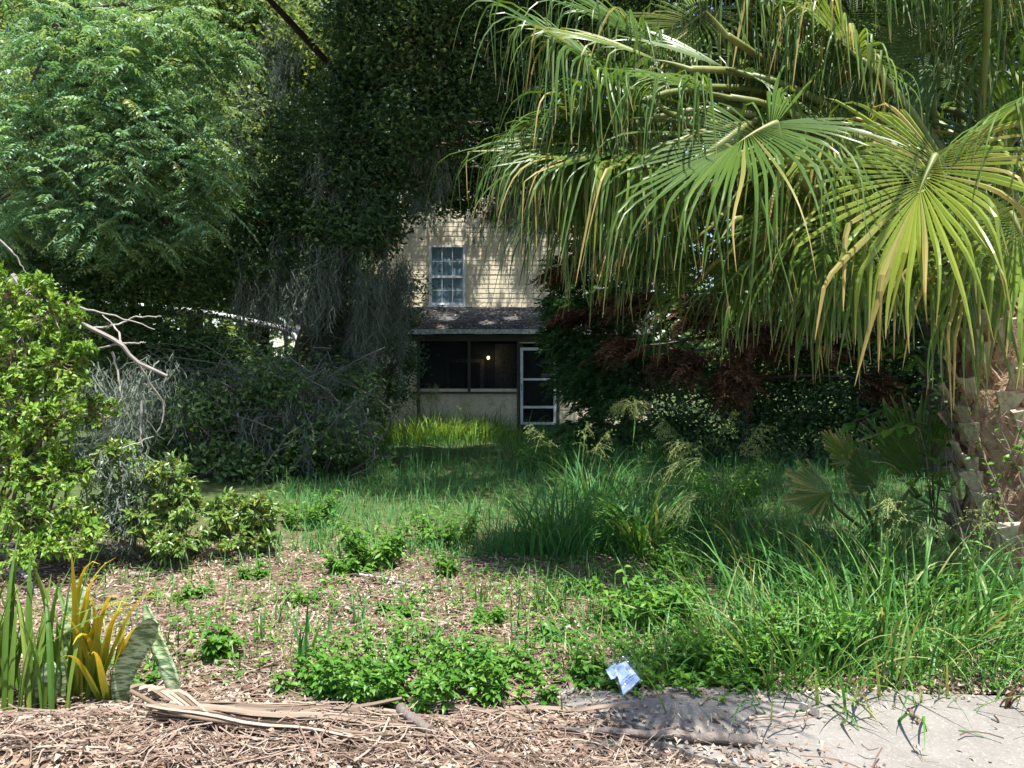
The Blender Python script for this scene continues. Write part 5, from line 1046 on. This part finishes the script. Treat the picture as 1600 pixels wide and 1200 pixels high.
# fallen dry palm frond
df = thing('dry_frond', 'fallen straw-coloured dry palm frond along the bottom edge', 'palm frond', GP(300, 1170))
hubp = GP(285, 1165, .05); sb = MB()
N = 60; K = 12; L = R.uniform(.5, 1.25, N); a = R.normal(.02, .16, N); u = np.linspace(0, 1, K)
of = np.stack([R.normal(size=N) * .03 - .12, R.uniform(-.06, .10, N), np.zeros(N)], 1)
pts = hubp + of[:, None] + np.stack([np.cos(a)[:, None] * L[:, None] * u, np.sin(a)[:, None] * L[:, None] * u + (R.normal(size=N) * .06)[:, None] * u ** 2, np.zeros((N, K))], -1)
pts[..., 2] = np.maximum(gz(pts[..., 0], pts[..., 1]), np.where((pts[..., 0] > drive_left(pts[..., 1])) & (pts[..., 1] < 3.84), .036, -9)) + .02 + (.06 * (1 - u) ** 1.5)[None] * R.random(N)[:, None] + .015 * R.random(N)[:, None]
w_ = (R.uniform(.008, .022, N)[:, None]) * (np.minimum(1, .5 + 2 * u) * (1 - u ** 3) + .08)[None]
ribbons(sb, pts, w_, nrm(np.stack([-np.sin(a), np.cos(a), R.normal(size=N) * .5], 1)), None, .35, np.broadcast_to(np.array([0, .2, 1.0]), pts.shape)); sb.build('blade_segments', M['straw'], df)
stk = MB(); tube(stk, fine([GP(205, 1140, .10), GP(285, 1180, .06), GP(430, 1187, .04), GP(600, 1190, .035), GP(770, 1181, .03)], 20), np.linspace(.010, .005, 20), 7); stk.build('stalk', M['straw'], df, True)
bsh = MB()
for k in range(5):
    p0 = GP(205 + 14 * k, 1128 + 4 * k, .10); tube(bsh, fine([p0, p0 + [.08, -.02, .015], GP(290 + 10 * k, 1168 + 3 * k, .05)], 6), np.linspace(.014, .006, 6), 4)
bsh.build('leaf_sheath', M['straw'], df)
df2 = thing('dry_frond', 'small dry frond fan lying right of the big fallen frond', 'palm frond', GP(470, 1150)); sb = MB()
N = 12; a = R.normal(2.8, .25, N); L = R.uniform(.18, .34, N); h2 = GP(545, 1150, .03)
pts = h2 + np.stack([np.cos(a)[:, None] * L[:, None] * u, np.sin(a)[:, None] * L[:, None] * u * .6 - .03, np.zeros((N, K))], -1); pts[..., 2] = gz(pts[..., 0], pts[..., 1]) + .02 + .02 * R.random(N)[:, None]
ribbons(sb, pts, .016 * (1 - u ** 2 * .8)[None] * np.ones((N, 1)), nrm(np.stack([-np.sin(a), np.cos(a), R.normal(size=N) * .5], 1)), None, .3, np.broadcast_to(np.array([0, .2, 1.0]), pts.shape)); sb.build('blade_segments', M['straw'], df2)
tube_ = MB(); tube(tube_, [h2, h2 + [.1, .02, .01], h2 + [.22, .06, .02]], [.012, .01, .008], 5); tube_.build('stalk', M['straw'], df2)
for i_, (a0, b0, lab) in enumerate([((700, 1125), (810, 1150), 'pale straw strip left of the concrete'), ((790, 1130), (900, 1128), 'whitish straw strip on the concrete edge'), ((900, 1130), (985, 1124), 'thin pale strip beside the shadow on the concrete'), ((760, 1140), (840, 1146), 'short straw strip over the pinkish stick')]):
    mb = MB(); A, Bp = GP(*a0, .03), GP(*b0, .025); ribbons(mb, fine([A, (A + Bp) / 2 + [0, 0, .008], Bp], 9)[None], np.full((1, 9), .022), np.array([[0, .9, .4]]), None, .3, np.broadcast_to(np.array([0, -.3, .9]), (1, 9, 3))); tag(mb.build('straw_strip', M['straw']), lab, 'straw strip')

# ------------------------------------------------------------------ paper flyer in a clear bag
fl = thing('paper_flyer', 'crumpled white printed flyer in a clear plastic bag', 'flyer', GP(972, 1088))
Yf = 3.83
m, t, out = newmat('printed_paper')
uv = attr(t, 'along'); rx = attr(t, 'rnd')
w1_ = t.nodes.new('ShaderNodeMath'); w1_.operation = 'SINE'; mu = t.nodes.new('ShaderNodeMath'); mu.operation = 'MULTIPLY'; mu.inputs[1].default_value = 62; t.links.new(uv, mu.inputs[0]); t.links.new(mu.outputs[0], w1_.inputs[0])
band = maprange(t, uv, .16, .20); band2 = maprange(t, uv, .44, .48, 1, 0)
def mul(a, b):
    x_ = t.nodes.new('ShaderNodeMath'); x_.operation = 'MULTIPLY'; t.links.new(a, x_.inputs[0]); t.links.new(b, x_.inputs[1]); return x_.outputs[0]
ln_ = mul(mul(maprange(t, w1_.outputs[0], .25, .5), band), band2); ln_ = mul(ln_, maprange(t, noise(t, 90, 2), .40, .5)); ln_ = mul(ln_, mul(maprange(t, rx, .22, .26), maprange(t, rx, .80, .84, 1, 0)))
c = mixc(t, ln_, (.62, .72, .86), (.14, .20, .42)); blk = mul(maprange(t, uv, .62, .64), maprange(t, uv, .70, .72, 1, 0)); blk = mul(blk, mul(maprange(t, rx, .66, .68), maprange(t, rx, .76, .78, 1, 0)))
c = mixc(t, blk, c, (.15, .2, .35)); principled(t, out, c, .5, .4); M['paper'] = m
def sheet(corners, nu=10, nv=12, cr=.003):
    a, b, c, d = [np.asarray(q, float) for q in corners]; U, V = np.meshgrid(np.linspace(0, 1, nu), np.linspace(0, 1, nv)); U, V = U.ravel()[:, None], V.ravel()[:, None]
    p = a * (1 - U) * (1 - V) + b * U * (1 - V) + c * U * V + d * (1 - U) * V
    nrm_ = nrm(np.cross(b - a, d - a)); hgt = cr * (np.sin(9 * U + 4 * V) + np.sin(13 * V - 6 * U) + R.normal(size=U.shape) * .35); p = p + nrm_ * hgt
    i = (np.arange(nv - 1)[:, None] * nu + np.arange(nu - 1)[None]).reshape(-1, 1); mb = MB(); mb.add(p, i + np.array([[0, 1, 1 + nu, nu]]), U[:, 0], V[:, 0]); return mb
sheet([P(974, 1086, Yf - .05), P(1001, 1062, Yf - .03), P(978, 1033, Yf + .06), P(960, 1040, Yf + .05)]).build('sheet', M['paper'], fl, True)
sheet([P(955, 1062, Yf), P(966, 1056, Yf), P(962, 1036, Yf + .05), P(946, 1046, Yf + .05)], 6, 6).build('folded_flap', M['paper'], fl, True)
m, t, out = newmat('clear_plastic'); g = t.nodes.new('ShaderNodeBsdfGlossy'); g.inputs[1].default_value = .12; tp = t.nodes.new('ShaderNodeBsdfTransparent'); tp.inputs[0].default_value = (.93, .96, .98, 1); mx = t.nodes.new('ShaderNodeMixShader'); mx.inputs[0].default_value = .10
t.links.new(tp.outputs[0], mx.inputs[1]); t.links.new(g.outputs[0], mx.inputs[2]); t.links.new(mx.outputs[0], out.inputs[0])
sheet([P(973, 1089, Yf - .06), P(1004, 1064, Yf - .04), P(980, 1022, Yf + .07), P(948, 1036, Yf + .05)], 12, 14, .005).build('bag', m, fl, True)
# dry leaves caught on the porch roof
n = 900; u = R.random(n) ** 2; x = R.uniform(PL, 1.2, n); y = YP - .25 + u * 2.0; z = ze + u * (zt - ze) + .02; mb = MB()
leaves(mb, np.stack([x, y, z], 1), rdir(n, .2), nrm(R.normal(size=(n, 3)) * .4 + [0, 0, 1]), .09, .045)
tag(mb.build('roof_debris', M['litter']), 'dry leaves lodged on the porch roof', 'leaf litter', kind='stuff')
